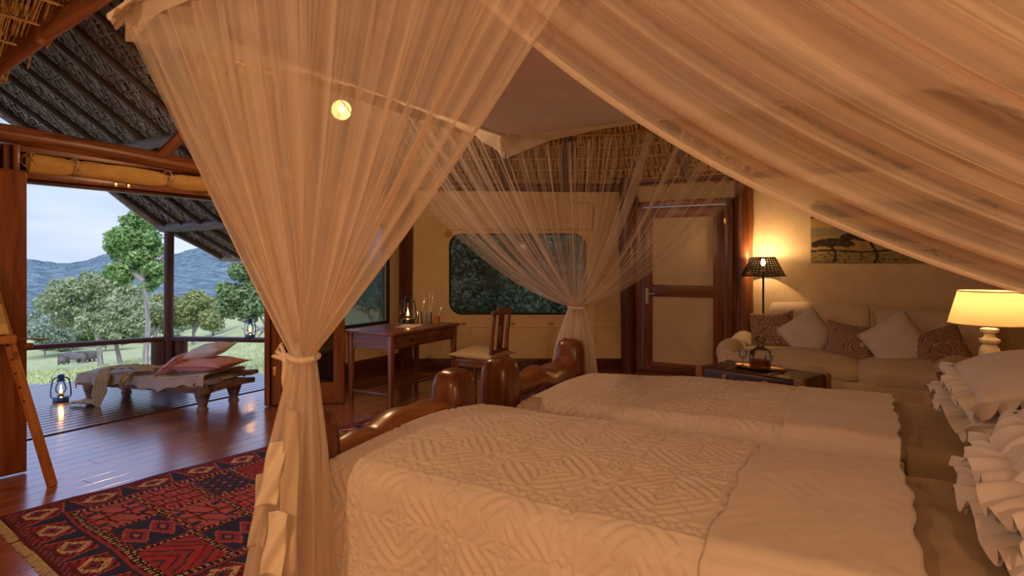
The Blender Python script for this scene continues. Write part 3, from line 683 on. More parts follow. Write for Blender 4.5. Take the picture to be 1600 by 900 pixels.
# ------------------------------------------------------------------ land outside
def camw(xc, zc, z=0): return (CC*xc-SS*zc, SS*xc+CC*zc, z)
prof_r = [4, 7, 10, 16, 25, 40, 65, 100, 150, 230, 330, 460, 620, 820, 950, 1300]
prof_r = [r*1.25 if r < 150 else r for r in prof_r]; prof_r[8] = 165
prof_z = [-.8, -.95, -1.25, -2.0, -3.3, -5.9, -9.6, -12.2, -14, -15, -12, -8, -4, 2, 6, -30]
ridge = [(-1000, 405), (-200, 412), (43, 419), (110, 418), (150, 405), (190, 400), (240, 410), (290, 396), (320, 391), (350, 399), (400, 415), (460, 425), (600, 402), (1000, 395), (2600, 405)]
def terrain(az, r):
    z = float(np.interp(r, prof_r, prof_z))
    px = 800+FPX*math.tan(max(-1.3, min(1.2, az)))
    x, y = r*math.sin(az), r*math.cos(az)
    # gentle rise of the meadow on the right hand side
    rise = max(0, min(1, (px-250)/150))*max(0, min(1, (r-30)/80))
    z += rise*6.5*max(0, 1-(r/400))
    if r > 200:
        ry = float(np.interp(px, [a for a, b in ridge], [b for a, b in ridge])); hr = (HY-ry)/FPX*880
        k = math.exp(-((r-880)/260)**2); z = z*(1-k)+(CH+hr)*k
        mid = math.exp(-((r-560)/120)**2); z += mid*(9+7*math.sin(az*17+1)+4*math.sin(az*41))*(.5 if px < 150 else .8)
        z += (snoise(x*.02, y*.02)*5+snoise(x*.07, y*.07, 3)*3.0)*min(1, (r-200)/200)
    else: z += snoise(x*.12, y*.12)*min(.5, r*.008)
    return z
def terr(name, az0, az1, na, rs, mat, lab=None, parent=None):
    P = np.zeros((len(rs), na, 3))
    for i, r in enumerate(rs):
        for j in range(na):
            a = math.radians(az0+(az1-az0)*j/(na-1)); P[i, j] = (*camw(r*math.sin(a), r*math.cos(a))[:2], terrain(a, r))
    o = gridmesh(name, P, mat); props(o, kind='structure'); return o
terr('meadow_ground', -88, 40, 110, list(np.geomspace(8.2, 240, 40)), 'grass')
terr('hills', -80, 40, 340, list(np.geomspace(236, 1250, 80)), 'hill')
# grass tufts: loose blades over the near meadow
Q = []
for k in range(9000):
    px = rng.uniform(20, 440); az = math.atan((px-800)/FPX); r = rng.uniform(9, 60)
    x, y, _ = camw(r*math.sin(az), r*math.cos(az)); z = terrain(az, r); h = rng.uniform(.03, .09)*(1+r/60); w = .03*(1+r/25); a = rng.uniform(0, 6.28)
    dx, dy = math.cos(a)*w, math.sin(a)*w; Q.append([(x-dx, y-dy, z-.02), (x+dx, y+dy, z-.02), (x+dx*.3+.02, y+dy*.3, z+h), (x-dx*.3+.02, y-dy*.3, z+h)])
g = quadsoup('grass_blades', Q, 'grass', kind='stuff'); props(g, 'short pale green grass of the meadow', 'grass')

def foliage(blobs, n, leaf, seed, flat=.8, shell=.5):
    """blobs: (x, y, z, r) ; leaves as small bent quads spread through the blobs"""
    r_ = np.random.default_rng(seed); w = np.array([b[3]**2 for b in blobs]); w = w/w.sum(); ids = r_.choice(len(blobs), n, p=w); B = np.array(blobs)[ids]
    d = r_.normal(size=(n, 3)); d /= np.linalg.norm(d, axis=1)[:, None]; rad = (shell+(1-shell)*r_.random(n)**.5)*(1+.18*np.sin(d[:, 0]*9+ids)*np.cos(d[:, 2]*7))
    c = B[:, :3]+d*(rad*B[:, 3])[:, None]*np.array([1, 1, flat])
    a = r_.normal(size=(n, 3)); a /= np.linalg.norm(a, axis=1)[:, None]; b = np.cross(a, d+r_.normal(size=(n, 3))*.6); b /= np.linalg.norm(b, axis=1)[:, None]+1e-9
    s = leaf*r_.uniform(.6, 1.3, n)[:, None]; a = a*s; b = b*s*.55
    return np.stack([c-a, c-b, c+a, c+b], 1)
def place(px, dist): az = math.atan((px-800)/FPX); xc = dist*(px-800)/FPX; w = camw(xc, dist); return w[0], w[1], terrain(az, math.hypot(xc, dist))
def tree(name, label, cat, px, dist, ytop, blobs, trunks, mat, n, leaf, group=None, seed=0, flat=.8, base_y=None, tr=.12, shell=.45):
    """blobs in image-like units: (dx px, y px, depth offset m, radius px); all turned into metres at that distance"""
    x, y, z = place(px, dist); s = dist/FPX
    t = thing(name, label, cat, (x, y, z), group=group)
    Bm = [(CC*dx*s-SS*dd, SS*dx*s+CC*dd, CH+(HY-yy)*s-z, r*s) for dx, yy, dd, r in blobs]
    quadsoup('foliage', foliage(Bm, n, leaf, seed, flat, shell), mat, t, kind='stuff')
    for pts in trunks:
        P = [(CC*dx*s-SS*dd, SS*dx*s+CC*dd, (CH+(HY-yy)*s-z) if yy else -.15) for dx, yy, dd in pts]
        m = len(P); MB().tube(P, [tr*(1-.55*i/(m-1)) for i in range(m)], 8, jit=.10, seed=seed+len(P)).build('trunk' if pts is trunks[0] else 'branch', 'bark', t)
    return t
rt = random.Random(5)
bl = [(-8, 345, 0, 20), (10, 350, .3, 22), (-30, 372, 0, 24), (-8, 372, -.4, 28), (22, 372, 0, 24), (38, 392, .3, 18), (-32, 396, .2, 20), (-42, 388, 0, 14), (6, 398, 0, 30), (-20, 425, -.3, 22), (-42, 428, 0, 15), (8, 425, .4, 26), (34, 420, 0, 22), (20, 448, .2, 16), (-18, 436, 0, 15), (40, 440, 0, 12), (0, 335, 0, 12)]
bl = [(a*.88-6, 385+(b-385)*.96, c, d*.78) for a, b, c, d in bl]
tree('tall_tree', 'tall slender tree with a pale trunk and bright leafy crown above the railing', 'tree', 217, 22, 325, bl, [[(12, 0, 0), (10, 560, 0), (12, 500, .1), (9, 455, 0), (3, 400, 0), (0, 360, 0)], [(8, 440, 0), (-25, 412, 0), (-40, 392, 0)], [(7, 430, 0), (28, 410, 0), (36, 395, .2)]], 'leaf_bright', 8500, .085, seed=1, tr=.11)
def blobs(n, w, y0, y1, r, seed, dd=1.5):
    q = random.Random(seed); return [(q.gauss(0, w*.45), q.uniform(y0, y1), q.uniform(-dd, dd), r*q.uniform(.6, 1.2)) for _ in range(n)]
tree('spreading_tree', 'feathery grey green tree with forked pale trunks left of the tall slender tree', 'tree', 138, 48, 425, blobs(26, 62, 440, 505, 19, 11, 2.5)+[(0, 432, 0, 12), (-25, 445, 0, 14), (30, 455, 0, 15)], [[(20, 0, 0), (14, 520, 0), (4, 490, 0), (-10, 470, 0)], [(14, 525, 0), (24, 495, .5), (20, 470, .5)], [(14, 520, 0), (-14, 500, 0)]], 'leaf_olive', 11000, .16, seed=2, tr=.22)
tree('spreading_tree', 'olive green tree with a leaning trunk just left of the tall tree trunk', 'tree', 188, 42, 470, blobs(18, 52, 480, 525, 15, 12, 2)+[(-10, 470, 0, 14)], [[(2, 0, 0), (-6, 540, 0), (-16, 505, 0), (-20, 485, 0)], [(-6, 535, 0), (6, 505, 0)]], 'leaf_olive', 8000, .14, seed=3, tr=.16)
tree('round_tree', 'rounded yellow green tree directly left of the verandah post', 'tree', 240, 60, 455, blobs(16, 40, 468, 515, 15, 13, 2), [[(0, 0, 0), (2, 520, 0), (0, 490, 0)], [(2, 525, 0), (14, 500, 0)]], 'leaf_yellow', 7000, .17, seed=4, tr=.18)
tree('round_tree', 'rounded pale olive tree directly right of the verandah post', 'tree', 303, 62, 450, blobs(20, 42, 464, 508, 16, 14, 2), [[(-2, 0, 0), (0, 515, 0), (-4, 490, 0)], [(-1, 520, 0), (12, 495, 0)]], 'leaf_yellow', 8000, .17, seed=5, tr=.2)
tree('round_tree', 'small far tree between the pale olive tree and the leafy bush', 'tree', 333, 75, 475, blobs(12, 20, 478, 512, 12, 15, 2), [[(0, 0, 0), (0, 520, 0), (0, 495, 0)]], 'leaf_olive', 4500, .2, seed=6, tr=.16)
tree('leafy_bush', 'dense dark green bush with bare twigs behind the lantern on the rail', 'bush', 385, 20, 400, [(-10, 425, 0, 18), (8, 412, 0, 14), (-22, 462, 0, 22), (10, 450, .4, 26), (-32, 480, 0, 18), (0, 485, .2, 22), (30, 470, 0, 26), (45, 440, 0, 28), (60, 480, 0, 26), (-36, 450, 0, 12)], [[(45, 0, 0), (40, 530, 0), (25, 500, 0), (5, 470, 0)], [(40, 525, 0), (12, 508, 0), (-16, 500, .1)], [(30, 510, 0), (8, 520, 0), (-8, 512, 0)], [(34, 510, 0), (22, 520, .1), (12, 535, 0)], [(50, 515, 0), (60, 480, 0), (64, 450, 0)]], 'leaf_dark', 9500, .075, seed=7, tr=.05)
tree('low_shrub', 'round grey green shrub at the left beside the open door', 'bush', 70, 75, 495, blobs(14, 40, 505, 535, 17, 16, 3), [[(0, 0, 0), (0, 540, 0), (0, 520, 0)]], 'leaf_grey', 6500, .2, seed=8, tr=.1)
tree('low_shrub', 'pale grey shrub behind the forked trunks', 'bush', 115, 85, 510, blobs(12, 36, 515, 538, 12, 17, 3), [[(0, 0, 0), (0, 545, 0), (0, 528, 0)]], 'leaf_grey', 5000, .22, seed=9, tr=.1)
tree('low_shrub', 'dark low shrub under the olive tree', 'bush', 165, 80, 512, blobs(12, 34, 515, 535, 11, 18, 3), [[(0, 0, 0), (0, 542, 0), (0, 526, 0)]], 'leaf_dark', 5000, .22, seed=10, tr=.1)
tree('low_shrub', 'pale shrub at the field edge left of the verandah post', 'bush', 250, 95, 505, blobs(12, 40, 508, 524, 10, 19, 3), [[(0, 0, 0), (0, 532, 0), (0, 518, 0)]], 'leaf_grey', 4500, .25, seed=11, tr=.1)
tree('low_shrub', 'far hedge of shrubs right of the verandah post', 'bush', 300, 110, 498, blobs(14, 60, 500, 512, 9, 20, 3), [[(0, 0, 0), (0, 520, 0), (0, 508, 0)]], 'leaf_olive', 5000, .3, seed=12, tr=.1)
for k, (px, dd, yt, lab) in enumerate(((52, 115, 488, 'distant tree at the left end of the tree belt, beside the open door'), (92, 125, 480, 'distant tree behind the round grey green shrub'), (128, 135, 485, 'distant tree directly behind the forked pale trunks'), (172, 120, 478, 'distant tree seen between the feathery tree and the tall slender tree'), (212, 130, 474, 'distant tree behind the trunk of the tall slender tree'), (262, 140, 470, 'distant tree hidden partly by the verandah post'), (318, 125, 476, 'distant tree behind the pale olive tree right of the post'), (352, 118, 480, 'distant tree at the right end of the tree belt, beside the leafy bush'))):
    tree('distant_tree', lab, 'tree', px, dd, yt, blobs(12, 26, yt+4, 518, 13, 50+k, 4), [[(0, 0, 0), (1, 530, 0), (0, 505, 0)]], ('leaf_grey', 'leaf_olive')[k % 2], 3800, .34, 'trees at the far edge of the meadow', seed=50+k, tr=.25)
# trees seen through the two windows
tree('window_bush', 'twiggy bush seen through the small window behind the writing desk', 'bush', 585, 17, 380, [(0, 440, 0, 60), (-50, 430, 0, 60), (30, 470, 0, 30), (-10, 470, .5, 32)], [[(0, 0, 0), (4, 520, 0), (12, 480, 0), (20, 450, 0)], [(4, 515, 0), (-14, 480, 0)]], 'leaf_dark', 5200, .045, seed=13, tr=.05, shell=.2)
for k, (px, dd, s) in enumerate(((728, 14, 31), (810, 13, 32), (893, 15, 33))):
    tree('forest_tree', ['dark tree seen through the left part of the large screened window', 'dark tree seen through the middle of the large screened window', 'dark tree seen through the right part of the large screened window'][k], 'tree', px, dd, 250, blobs(20, 66, 330, 520, 44, s, 1.5), [[(0, 0, 0), (4, 480, 0), (-6, 380, 0), (4, 320, 0)]], 'leaf_grey', 20000, .055, seed=s, tr=.09, shell=.3)
# grazing animals
def animal(label, px, dist, ang, hgt, seed):
    x, y, z = place(px, dist); r = thing('hippopotamus', label, 'animal', (x, y, z), ang, 'hippos grazing on the meadow')
    me = bpy.data.meshes.new('body')
    V = [(0, 0, .66), (-.45, 0, .66), (-.82, 0, .60), (.45, 0, .68), (.80, 0, .58), (1.08, 0, .42), (1.30, 0, .22)]
    R = [.40, .42, .24, .40, .30, .20, .17]
    E = [(0, 1), (1, 2), (0, 3), (3, 4), (4, 5), (5, 6)]
    for sx, b in ((-.58, 1), (.50, 3)):
        for sy in (-1, 1):
            k = len(V); V += [(sx, sy*.24, .42), (sx+.02, sy*.25, .22), (sx+.04, sy*.25, .03)]; R += [.16, .11, .10]; E += [(b, k), (k, k+1), (k+1, k+2)]
    k = len(V); V += [(-.98, 0, .50), (-1.02, 0, .34)]; R += [.05, .03]; E += [(2, k), (k, k+1)]
    for sy in (-1, 1): k = len(V); V += [(.98, sy*.16, .62)]; R += [.05]; E += [(4, k)]
    sc = hgt/1.08; me.from_pydata([(a*sc, b*sc, c*sc) for a, b, c in V], E, []); o = bpy.data.objects.new('body', me); COL.objects.link(o); o.parent = r
    md = o.modifiers.new('skin', 'SKIN'); md.use_smooth_shade = True
    for sv, q in zip(me.skin_vertices[0].data, R): sv.radius = (q*sc, q*sc)
    me.skin_vertices[0].data[0].use_root = True
    o.modifiers.new('sub', 'SUBSURF').levels = 2; o.modifiers['sub'].render_levels = 2; me.materials.append(MATS['hide']); return r
vd = YAW+PI/2        # direction straight away from the camera
animal('grey hippopotamus grazing side on, middle of the three animals on the grass', 114, 66, vd-1.45, 1.25, 1)
animal('grey hippopotamus seen from behind, rightmost of the three animals on the grass', 135.5, 65, vd-.2, 1.35, 2)
animal('smallest grey hippopotamus seen from behind, leftmost and nearest of the three animals', 99.5, 62, vd+.3, 1.05, 3)

# ------------------------------------------------------------------ hurricane lantern
def lantern(label, loc, rz, mat, power, hs=.34):
    t = thing('hurricane_lantern', label, 'lantern', loc, rz, 'burning hurricane lanterns'); k = hs/.34
    def P_(l): return [(r*k, z*k) for r, z in l]
    MB().lathe(P_([(.066, 0), (.072, .006), (.072, .03), (.064, .044), (.030, .056), (.022, .062)]), seg=24).build('oil_tank', mat, t)
    MB().lathe(P_([(.026, .060), (.030, .072), (.022, .086), (.010, .090)]), seg=16).build('burner', 'brass', t)
    MB().lathe(P_([(.030, .078), (.046, .105), (.050, .13), (.044, .16), (.033, .19), (.028, .205)]), seg=24, cap=False).build('glass_chimney', 'glass', t)
    MB().lathe(P_([(.036, .205), (.040, .212), (.036, .222), (.026, .228), (.030, .25), (.034, .262), (.022, .275), (.010, .28)]), seg=20).build('cap', mat, t)
    for s in (-1, 1):
        MB().tube([(s*a*k, 0, b*k) for a, b in ((.055, .03), (.082, .045), (.086, .07), (.083, .12), (.076, .18), (.070, .215), (.055, .238), (.028, .243))], .0075*k, 8).build('side_tube', mat, t)
    MB().tube([(math.cos(a)*.078*k, .02*k*math.sin(a), (.215+.12*math.sin(a))*k) for a in np.linspace(-.05, PI+.05, 13)], .0022*k, 5).build('bail_handle', 'iron', t)
    MB().lathe(P_([(.002, .088), (.009, .098), (.010, .108), (.006, .122), (.001, .136)]), seg=10).build('flame', 'flame', t)
    point('flame_light', (0, 0, .112*k), power, .012, (1, .45, .14), t); return t
lantern('blue hurricane lantern standing on the terrace deck beside the daybed', (-7.22, 3.02, -.004), .5+YAW, 'blue_enamel', P_LANTERN)
lantern('blue hurricane lantern standing on the terrace railing', (-6.80, 4.955, .475), YAW-.1, 'blue_enamel', P_LANTERN, .30)

# ------------------------------------------------------------------ cushion shapes
def pillow_pts(w, h, t, n=22, pinch=.10, seed=0, ear=0, sag=0, rough=.06):
    q = np.random.default_rng(seed); u = np.linspace(-1, 1, n); Ux, Vy = np.meshgrid(u, u); P = []
    prof = (np.clip(1-np.abs(Ux)**2.6, 0, 1)**.55)*(np.clip(1-np.abs(Vy)**2.6, 0, 1)**.55)
    wr = sum(np.sin(q.uniform(2, 7)*Ux+q.uniform(2, 7)*Vy+q.uniform(0, 6)) for _ in range(5))*rough/2.5
    X = w/2*Ux*(1-pinch*(1-Vy**2)*np.abs(Ux)**1.5)*(1+ear*(np.abs(Ux)*np.abs(Vy))**3); Y = h/2*Vy*(1-pinch*(1-Ux**2)*np.abs(Vy)**1.5)*(1+ear*(np.abs(Ux)*np.abs(Vy))**3)
    T = t/2*prof*(1+wr)
    top = np.stack([X, Y, T-sag*(Ux**2+Vy**2)*.5], -1); bot = np.stack([X, Y, -T*.9-sag*(Ux**2+Vy**2)*.5], -1)
    return top, bot
def pillow(name, label, cat, loc, rot, w, h, t, mat, group=None, piping=None, **k):
    r = thing(name, label, cat, loc, group=group, rot=rot); top, bot = pillow_pts(w, h, t, **k)
    n = top.shape[0]; V = np.concatenate([top.reshape(-1, 3), bot.reshape(-1, 3)]); mb = MB(); F = []
    for i in range(n-1):
        for j in range(n-1):
            a = i*n+j; F.append((a, a+1, a+n+1, a+n)); b = a+n*n; F.append((b, b+n, b+n+1, b+1))
    mb._add(V, F); o = mb.build('cover', mat, r)
    bm = bmesh.new(); bm.from_mesh(o.data); bmesh.ops.remove_doubles(bm, verts=bm.verts, dist=.0004); bm.to_mesh(o.data); bm.free()
    E = [top[0, j] for j in range(n)]+[top[i, -1] for i in range(1, n)]+[top[-1, j] for j in range(n-2, -1, -1)]+[top[i, 0] for i in range(n-2, -1, -1)]
    if piping: MB().tube(E, .004, 6, cap=False).build('piping', piping, r)
    return r, E
def cushion_rot(yaw, lean, roll=0):
    """an upright cushion: face turned to 'yaw', leaning back by 'lean', rolled in its own plane"""
    return (Matrix.Rotation(yaw, 3, 'Z') @ Matrix.Rotation(PI/2-lean, 3, 'X') @ Matrix.Rotation(roll, 3, 'Z')).to_euler()

# ------------------------------------------------------------------ daybed on the deck
DB = thing('daybed', 'low weathered timber daybed with carved feet on the terrace deck', 'daybed', (-6.32, 3.56, -.004), math.radians(14))
def foot(x, y, s=1):
    mb = MB(); prof = [(.052, 0), (.050, .02), (.038, .035), (.050, .08), (.062, .12), (.072, .155), (.072, .18)]
    V, F = [], []
    for r, z in prof:
        for k in range(12):
            th = 2*PI*k/12; q = r*(abs(math.cos(th))**4+abs(math.sin(th))**4)**-.25; V.append((x+q*math.cos(th), y+q*.8*math.sin(th), z))
    for i in range(len(prof)-1):
        for k in range(12): F.append((i*12+k, i*12+(k+1) % 12, (i+1)*12+(k+1) % 12, (i+1)*12+k))
    F.append(tuple(reversed(range(12)))); F.append(tuple((len(prof)-1)*12+k for k in range(12))); mb._add(V, F); return mb
for x in (-.72, .72):
    for y in (-.21, .21): foot(x, y).build('leg', 'grey_wood', DB)
for y in (-.245, .245): MB().box((.0, y, .205), (1.62, .05, .07)).build('side_rail', 'grey_wood', DB, bevel=.008)
MB().box((-.80, 0, .205), (.05, .54, .07)).build('end_rail', 'grey_wood', DB, bevel=.008)
MB().tube([(.80, -.34, .20), (.82, -.2, .215), (.82, .2, .215), (.84, .36, .20)], [.03, .036, .036, .028], 8, square=4).build('end_rail', 'grey_wood', DB)
for y in (-.25, .25): MB().tube([(.45, y, .235), (.9, y, .30), (.98, y, .315)], [.022, .03, .02], 8, square=4).build('back_rest_rail', 'grey_wood', DB)
for k in range(10): MB().box((-.70+k*.155, 0, .238), (.10, .46, .012)).build('slat', 'grey_wood', DB)
def db_z(x): return .30+max(0, x-.35)*.13
n, m = 60, 40; P = np.zeros((m, n, 3))
for i in range(m):
    t = i/(m-1); 
    for j in range(n):
        x = -.86+1.66*j/(n-1); hang = .095+.02*math.sin(x*9)+.012*math.sin(x*31)
        wv = .012*math.sin(x*24+1)+.008*math.sin(x*53)
        if t < .18: y = -.285-wv*(1-t/.18); z = db_z(x)-hang*(1-t/.18)-.01
        elif t > .82: y = .285+wv*(t-.82)/.18; z = db_z(x)-hang*((t-.82)/.18)-.01
        else: y = -.285+.57*(t-.18)/.64; z = db_z(x)+.012*math.sin(PI*(t-.18)/.64)+.004*math.sin(x*14+y*11)+.003*math.sin(x*37-y*21)
        if x < -.80: z -= (-.80-x)*1.6
        P[i, j] = (x, y, z)
gridmesh('mattress_cover', P, 'daybed_cloth', DB, thick=.012)
MB().box((-.02, 0, .272), (1.56, .52, .045)).build('mattress', 'daybed_cloth', DB, bevel=.015)
MB().tube([(x, -.292-.01*math.sin(x*22), db_z(x)+.001+.004*math.sin(x*60)) for x in np.linspace(-.80, .74, 70)], .005, 5).build('fringe_seam', 'throw_cloth', DB)
def dbw(x, y, z): return DB.matrix_basis @ Vector((x, y, z))
bpy.context.view_layer.update()
# crumpled throw trailing to the deck
tw = thing('throw_blanket', 'crumpled cream throw trailing over the daybed edge onto the deck', 'blanket', dbw(-.35, 0, .3), math.radians(14))
def ribbon(name, pts, widths, folds, mat, parent, amp=.02, n=60, m=18, seed=0, thick=.004):
    pts = [Vector(p) for p in pts]; P = np.zeros((m, n, 3)); q = random.Random(seed); ph = q.random()*6
    def at(t):
        k = t*(len(pts)-1); i = min(int(k), len(pts)-2); f = k-i; a, b, c, d = pts[max(i-1, 0)], pts[i], pts[i+1], pts[min(i+2, len(pts)-1)]
        return .5*((2*b)+(c-a)*f+(2*a-5*b+4*c-d)*f*f+(3*b-a-3*c+d)*f**3)
    for j in range(n):
        t = j/(n-1); c = at(t); tg = (at(min(1, t+.01))-at(max(0, t-.01))).normalized(); w = float(np.interp(t, np.linspace(0, 1, len(widths)), widths))
        up = Vector((0, -1, .0)) if abs(tg.z) > .6 else Vector((0, 0, 1)); sd = tg.cross(up).normalized(); nn = sd.cross(tg).normalized()
        for i in range(m):
            s = i/(m-1)-.5; P[i, j] = c+sd*(s*w)+nn*(abs(amp*math.sin(folds*2*PI*s+ph+2.0*math.sin(t*5)))+.004*math.sin(31*t+9*s))
    return gridmesh(name, P, mat, parent, thick=thick)
ribbon('throw_part', [(-.28, -.36, -.27), (-.20, -.36, -.272), (-.10, -.36, -.268), (-.07, -.335, -.15), (-.06, -.32, -.02), (-.05, -.25, .045), (.10, -.12, .05), (.25, -.02, .03)], [.09, .10, .14, .17, .17, .15, .16, .13], 2.5, 'throw_cloth', tw, .022, seed=1)
ribbon('throw_part', [(-.38, -.40, -.285), (-.30, -.39, -.283), (-.20, -.37, -.28), (-.12, -.36, -.275)], [.06, .12, .14, .14], 2.5, 'throw_cloth', tw, .015, seed=4)
ribbon('throw_part', [(.20, -.325, -.12), (.21, -.32, -.03), (.26, -.25, .035), (.38, -.08, .05), (.34, .1, .03)], [.03, .07, .12, .16, .12], 3, 'throw_cloth', tw, .022, seed=2)
ribbon('throw_part', [(-.05, -.22, .045), (.12, -.18, .06), (.28, -.16, .055), (.42, -.14, .03)], [.10, .18, .20, .08], 3, 'throw_cloth', tw, .028, seed=3)
pillow('daybed_pillow', 'pink striped pillow lying flat on the right end of the daybed', 'pillow', dbw(.60, -.02, .415), (0.02, -.05, math.radians(14)), .62, .40, .15, 'pink_cloth', 'pink pillows on the daybed', 'red_seam', seed=3, ear=.12)
pillow('daybed_pillow', 'pink pillow propped at an angle left of the flat pink one', 'pillow', dbw(.30, -.06, .425), (0.10, -.60, math.radians(14)), .34, .40, .12, 'pink_cloth', 'pink pillows on the daybed', 'red_seam', seed=5)
pillow('daybed_pillow', 'small white textured pillow on top of the pink ones', 'pillow', dbw(.60, .0, .545), (.12, -.22, math.radians(20)), .40, .30, .15, 'white_cushion_cloth', seed=8, ear=.12)

# ------------------------------------------------------------------ writing desk
DX0, DX1, DY0, DY1, DH = -4.56, -3.98, 4.47, 5.56, .75
dk = thing('writing_desk', 'brown wooden writing desk with two drawers near the corner window', 'desk', ((DX0+DX1)/2, (DY0+DY1)/2, 0)); og = dk.location
cx, cy = og.x, og.y
mb = MB(); ch = .05
mb.prism([(DX0-.03, DY0-.03), (DX1-.02, DY0-.03), (DX1+.03, DY0+.02), (DX1+.03, DY1+.03), (DX0-.03, DY1+.03)], DH-.03, DH); mb.build('desk_top', 'desk_y', dk, bevel=.006, org=og)
MB().box((DX1-.02, cy, DH-.10), (.02, DY1-DY0-.07, .14)).build('apron', 'desk_y', dk, org=og); MB().box((DX0+.02, cy, DH-.10), (.02, DY1-DY0-.07, .14)).build('apron', 'desk_y', dk, org=og)
for y in (DY0+.02, DY1-.02): MB().box((cx, y, DH-.10), (DX1-DX0-.07, .02, .14)).build('apron', 'desk_x', dk, org=og)
for x in (DX0+.02, DX1-.02):
    for y in (DY0+.02, DY1-.02): MB().box((x, y, (DH-.03)/2), (.055, .055, DH-.03), taper=.6).build('leg', 'desk_z', dk, bevel=.004, org=og)
for y0, y1 in ((DY0+.07, cy-.015), (cy+.015, DY1-.07)):
    dr_ = MB().box((DX1-.008, (y0+y1)/2, DH-.10), (.018, y1-y0, .105)).build('drawer', 'desk_y', dk, bevel=.004, org=og)
    MB().tube([(DX1+.0, (y0+y1)/2-.03, DH-.10), (DX1+.022, (y0+y1)/2-.015, DH-.105), (DX1+.022, (y0+y1)/2+.015, DH-.105), (DX1, (y0+y1)/2+.03, DH-.10)], .006, 8).build('drawer_pull', 'iron', dr_, org=og)
for y in (DY0+.02, DY1-.02): MB().box((cx, y, .13), (DX1-DX0-.04, .022, .022)).build('stretcher', 'desk_x', dk, bevel=.003, org=og)
for x in (cx-.06, cx+.06): MB().box((x, cy, .13), (.022, DY1-DY0-.04, .022)).build('stretcher', 'desk_y', dk, bevel=.003, org=og)
for y, s in ((DY0+.02, 1),):
    for xa_, sx in ((DX0+.05, 1), (DX1-.05, -1)): MB()._add([(xa_, y-.008, DH-.17), (xa_+sx*.04, y-.008, DH-.17), (xa_, y-.008, DH-.215), (xa_, y+.008, DH-.17), (xa_+sx*.04, y+.008, DH-.17), (xa_, y+.008, DH-.215)], [(0, 1, 2), (5, 4, 3), (0, 3, 4, 1), (1, 4, 5, 2), (2, 5, 3, 0)]).build('bracket', 'desk_x', dk, org=og, smooth=False)
lantern('dark hurricane lantern burning on the writing desk', (-4.47, 5.30, .75), YAW, 'black_enamel', 2.4, .37)
def cup(name, label, x, y, r, h, mat, z=.75):
    t = thing(name, label, 'cup', (x, y, z)); MB().lathe([(r, 0), (r, h), (r*.88, h), (r*.88, .01), (0.001, .01)], seg=20).build('vessel', mat, t); return t
cup('metal_cup', 'tall dark metal cup holding a paintbrush beside the desk lantern', -4.31, 5.32, .030, .135, 'silver')
cup('glass_jar', 'clear glass jar holding several long brushes on the desk', -4.26, 5.42, .034, .13, 'glass')
cup('wooden_cup', 'short wooden cup holding a stubby paintbrush at the far desk end', -4.17, 5.45, .032, .085, 'easel_wood')
def brush(label, x, y, z, dx, dy, h, r=.0045, bris=.035, g=None):
    t = thing('paint_brush', label, 'paintbrush', (x, y, z), group=g); d = Vector((dx, dy, h))
    MB().tube([(0, 0, 0), d*.5, d*.84], [r*.7, r*1.2, r], 6).build('handle', 'paper', t); MB().tube([d*.84, d*.92], r*1.3, 6).build('ferrule', 'silver', t)
    MB().tube([d*.92, d*.97, d*1.05], [r*1.5, r*1.8, r*.5], 6).build('bristles', 'cotton', t)
brush('white handled paintbrush leaning in the tall metal cup', -4.315, 5.315, .765, .03, .06, .26, .0055)
for i, (a, b, c, h) in enumerate(((.0, .0, .01, .33), (.012, .006, .035, .34), (-.012, .004, .02, .30), (.004, -.014, .045, .31))):
    brush(['tallest straight pale brush in the glass jar', 'long pale brush leaning furthest right in the glass jar', 'shortest pale brush at the left of the glass jar', 'long pale brush at the front of the glass jar'][i], -4.26+a, 5.42+b, .765, c*.7, c, h, .004, g='brushes in the glass jar')
brush('broad white tipped brush leaning in the short wooden cup', -4.175, 5.445, .765, .035, .06, .17, .008)
pp = thing('paper_sheets', 'loose sheets of paper lying on the desk in front of the lantern', 'paper', (-4.22, 5.03, .751), .25)
for k in range(3): MB().box((0, 0, .001+.002*k), (.21, .30, .0015), Matrix.Rotation(.06*k, 3, 'Z')).build('sheet', 'paper', pp, smooth=False)

# ------------------------------------------------------------------ chair by the back wall
chr_ = thing('carved_chair', 'small wooden chair with a pierced carved back beside the desk', 'chair', (-3.47, 5.33, 0), math.radians(4))
for x, y in ((-.20, -.19), (-.20, .19)): MB().lathe([(.016, 0), (.022, .04), (.016, .10), (.025, .30), (.016, .33), (.028, .36), (.026, .44)], (x, y, 0), 14).build('leg', 'desk_z', chr_)
for y in (-.17, .17): MB().tube([(.21, y, 0), (.19, y, .42), (.20, y, .66), (.235, y, .93)], [.018, .021, .019, .016], 8, square=5).build('back_post', 'desk_z', chr_)
MB().box((0, 0, .42), (.44, .42, .035)).build('seat', 'desk_x', chr_, bevel=.008)
for y in (-.19, .19): MB().box((0, y, .385), (.40, .02, .05)).build('seat_rail', 'desk_x', chr_, bevel=.003)
MB().box((-.20, 0, .385), (.02, .38, .05)).build('seat_rail', 'desk_y', chr_, bevel=.003)
mb = MB(); mb.box((.232, 0, .925), (.028, .44, .045)); mb.box((.232, 0, .955), (.028, .20, .03)); mb.build('crest_rail', 'desk_y', chr_, bevel=.004)
MB().box((.197, 0, .52), (.02, .33, .035)).build('lower_rail', 'desk_y', chr_, bevel=.003)
mb = MB(); tilt = Matrix.Rotation(.09, 3, 'Y')
for y in (-.045, .045): mb.box((.212, y, .72), (.014, .026, .38), tilt)
mb.box((.225, 0, .85), (.014, .11, .12), tilt); mb.box((.202, 0, .585), (.014, .11, .10), tilt)
for z in (.66, .70, .74, .78): mb.box((.212, .02*(1 if int(z*50) % 2 else -1), z), (.012, .035, .014), tilt)
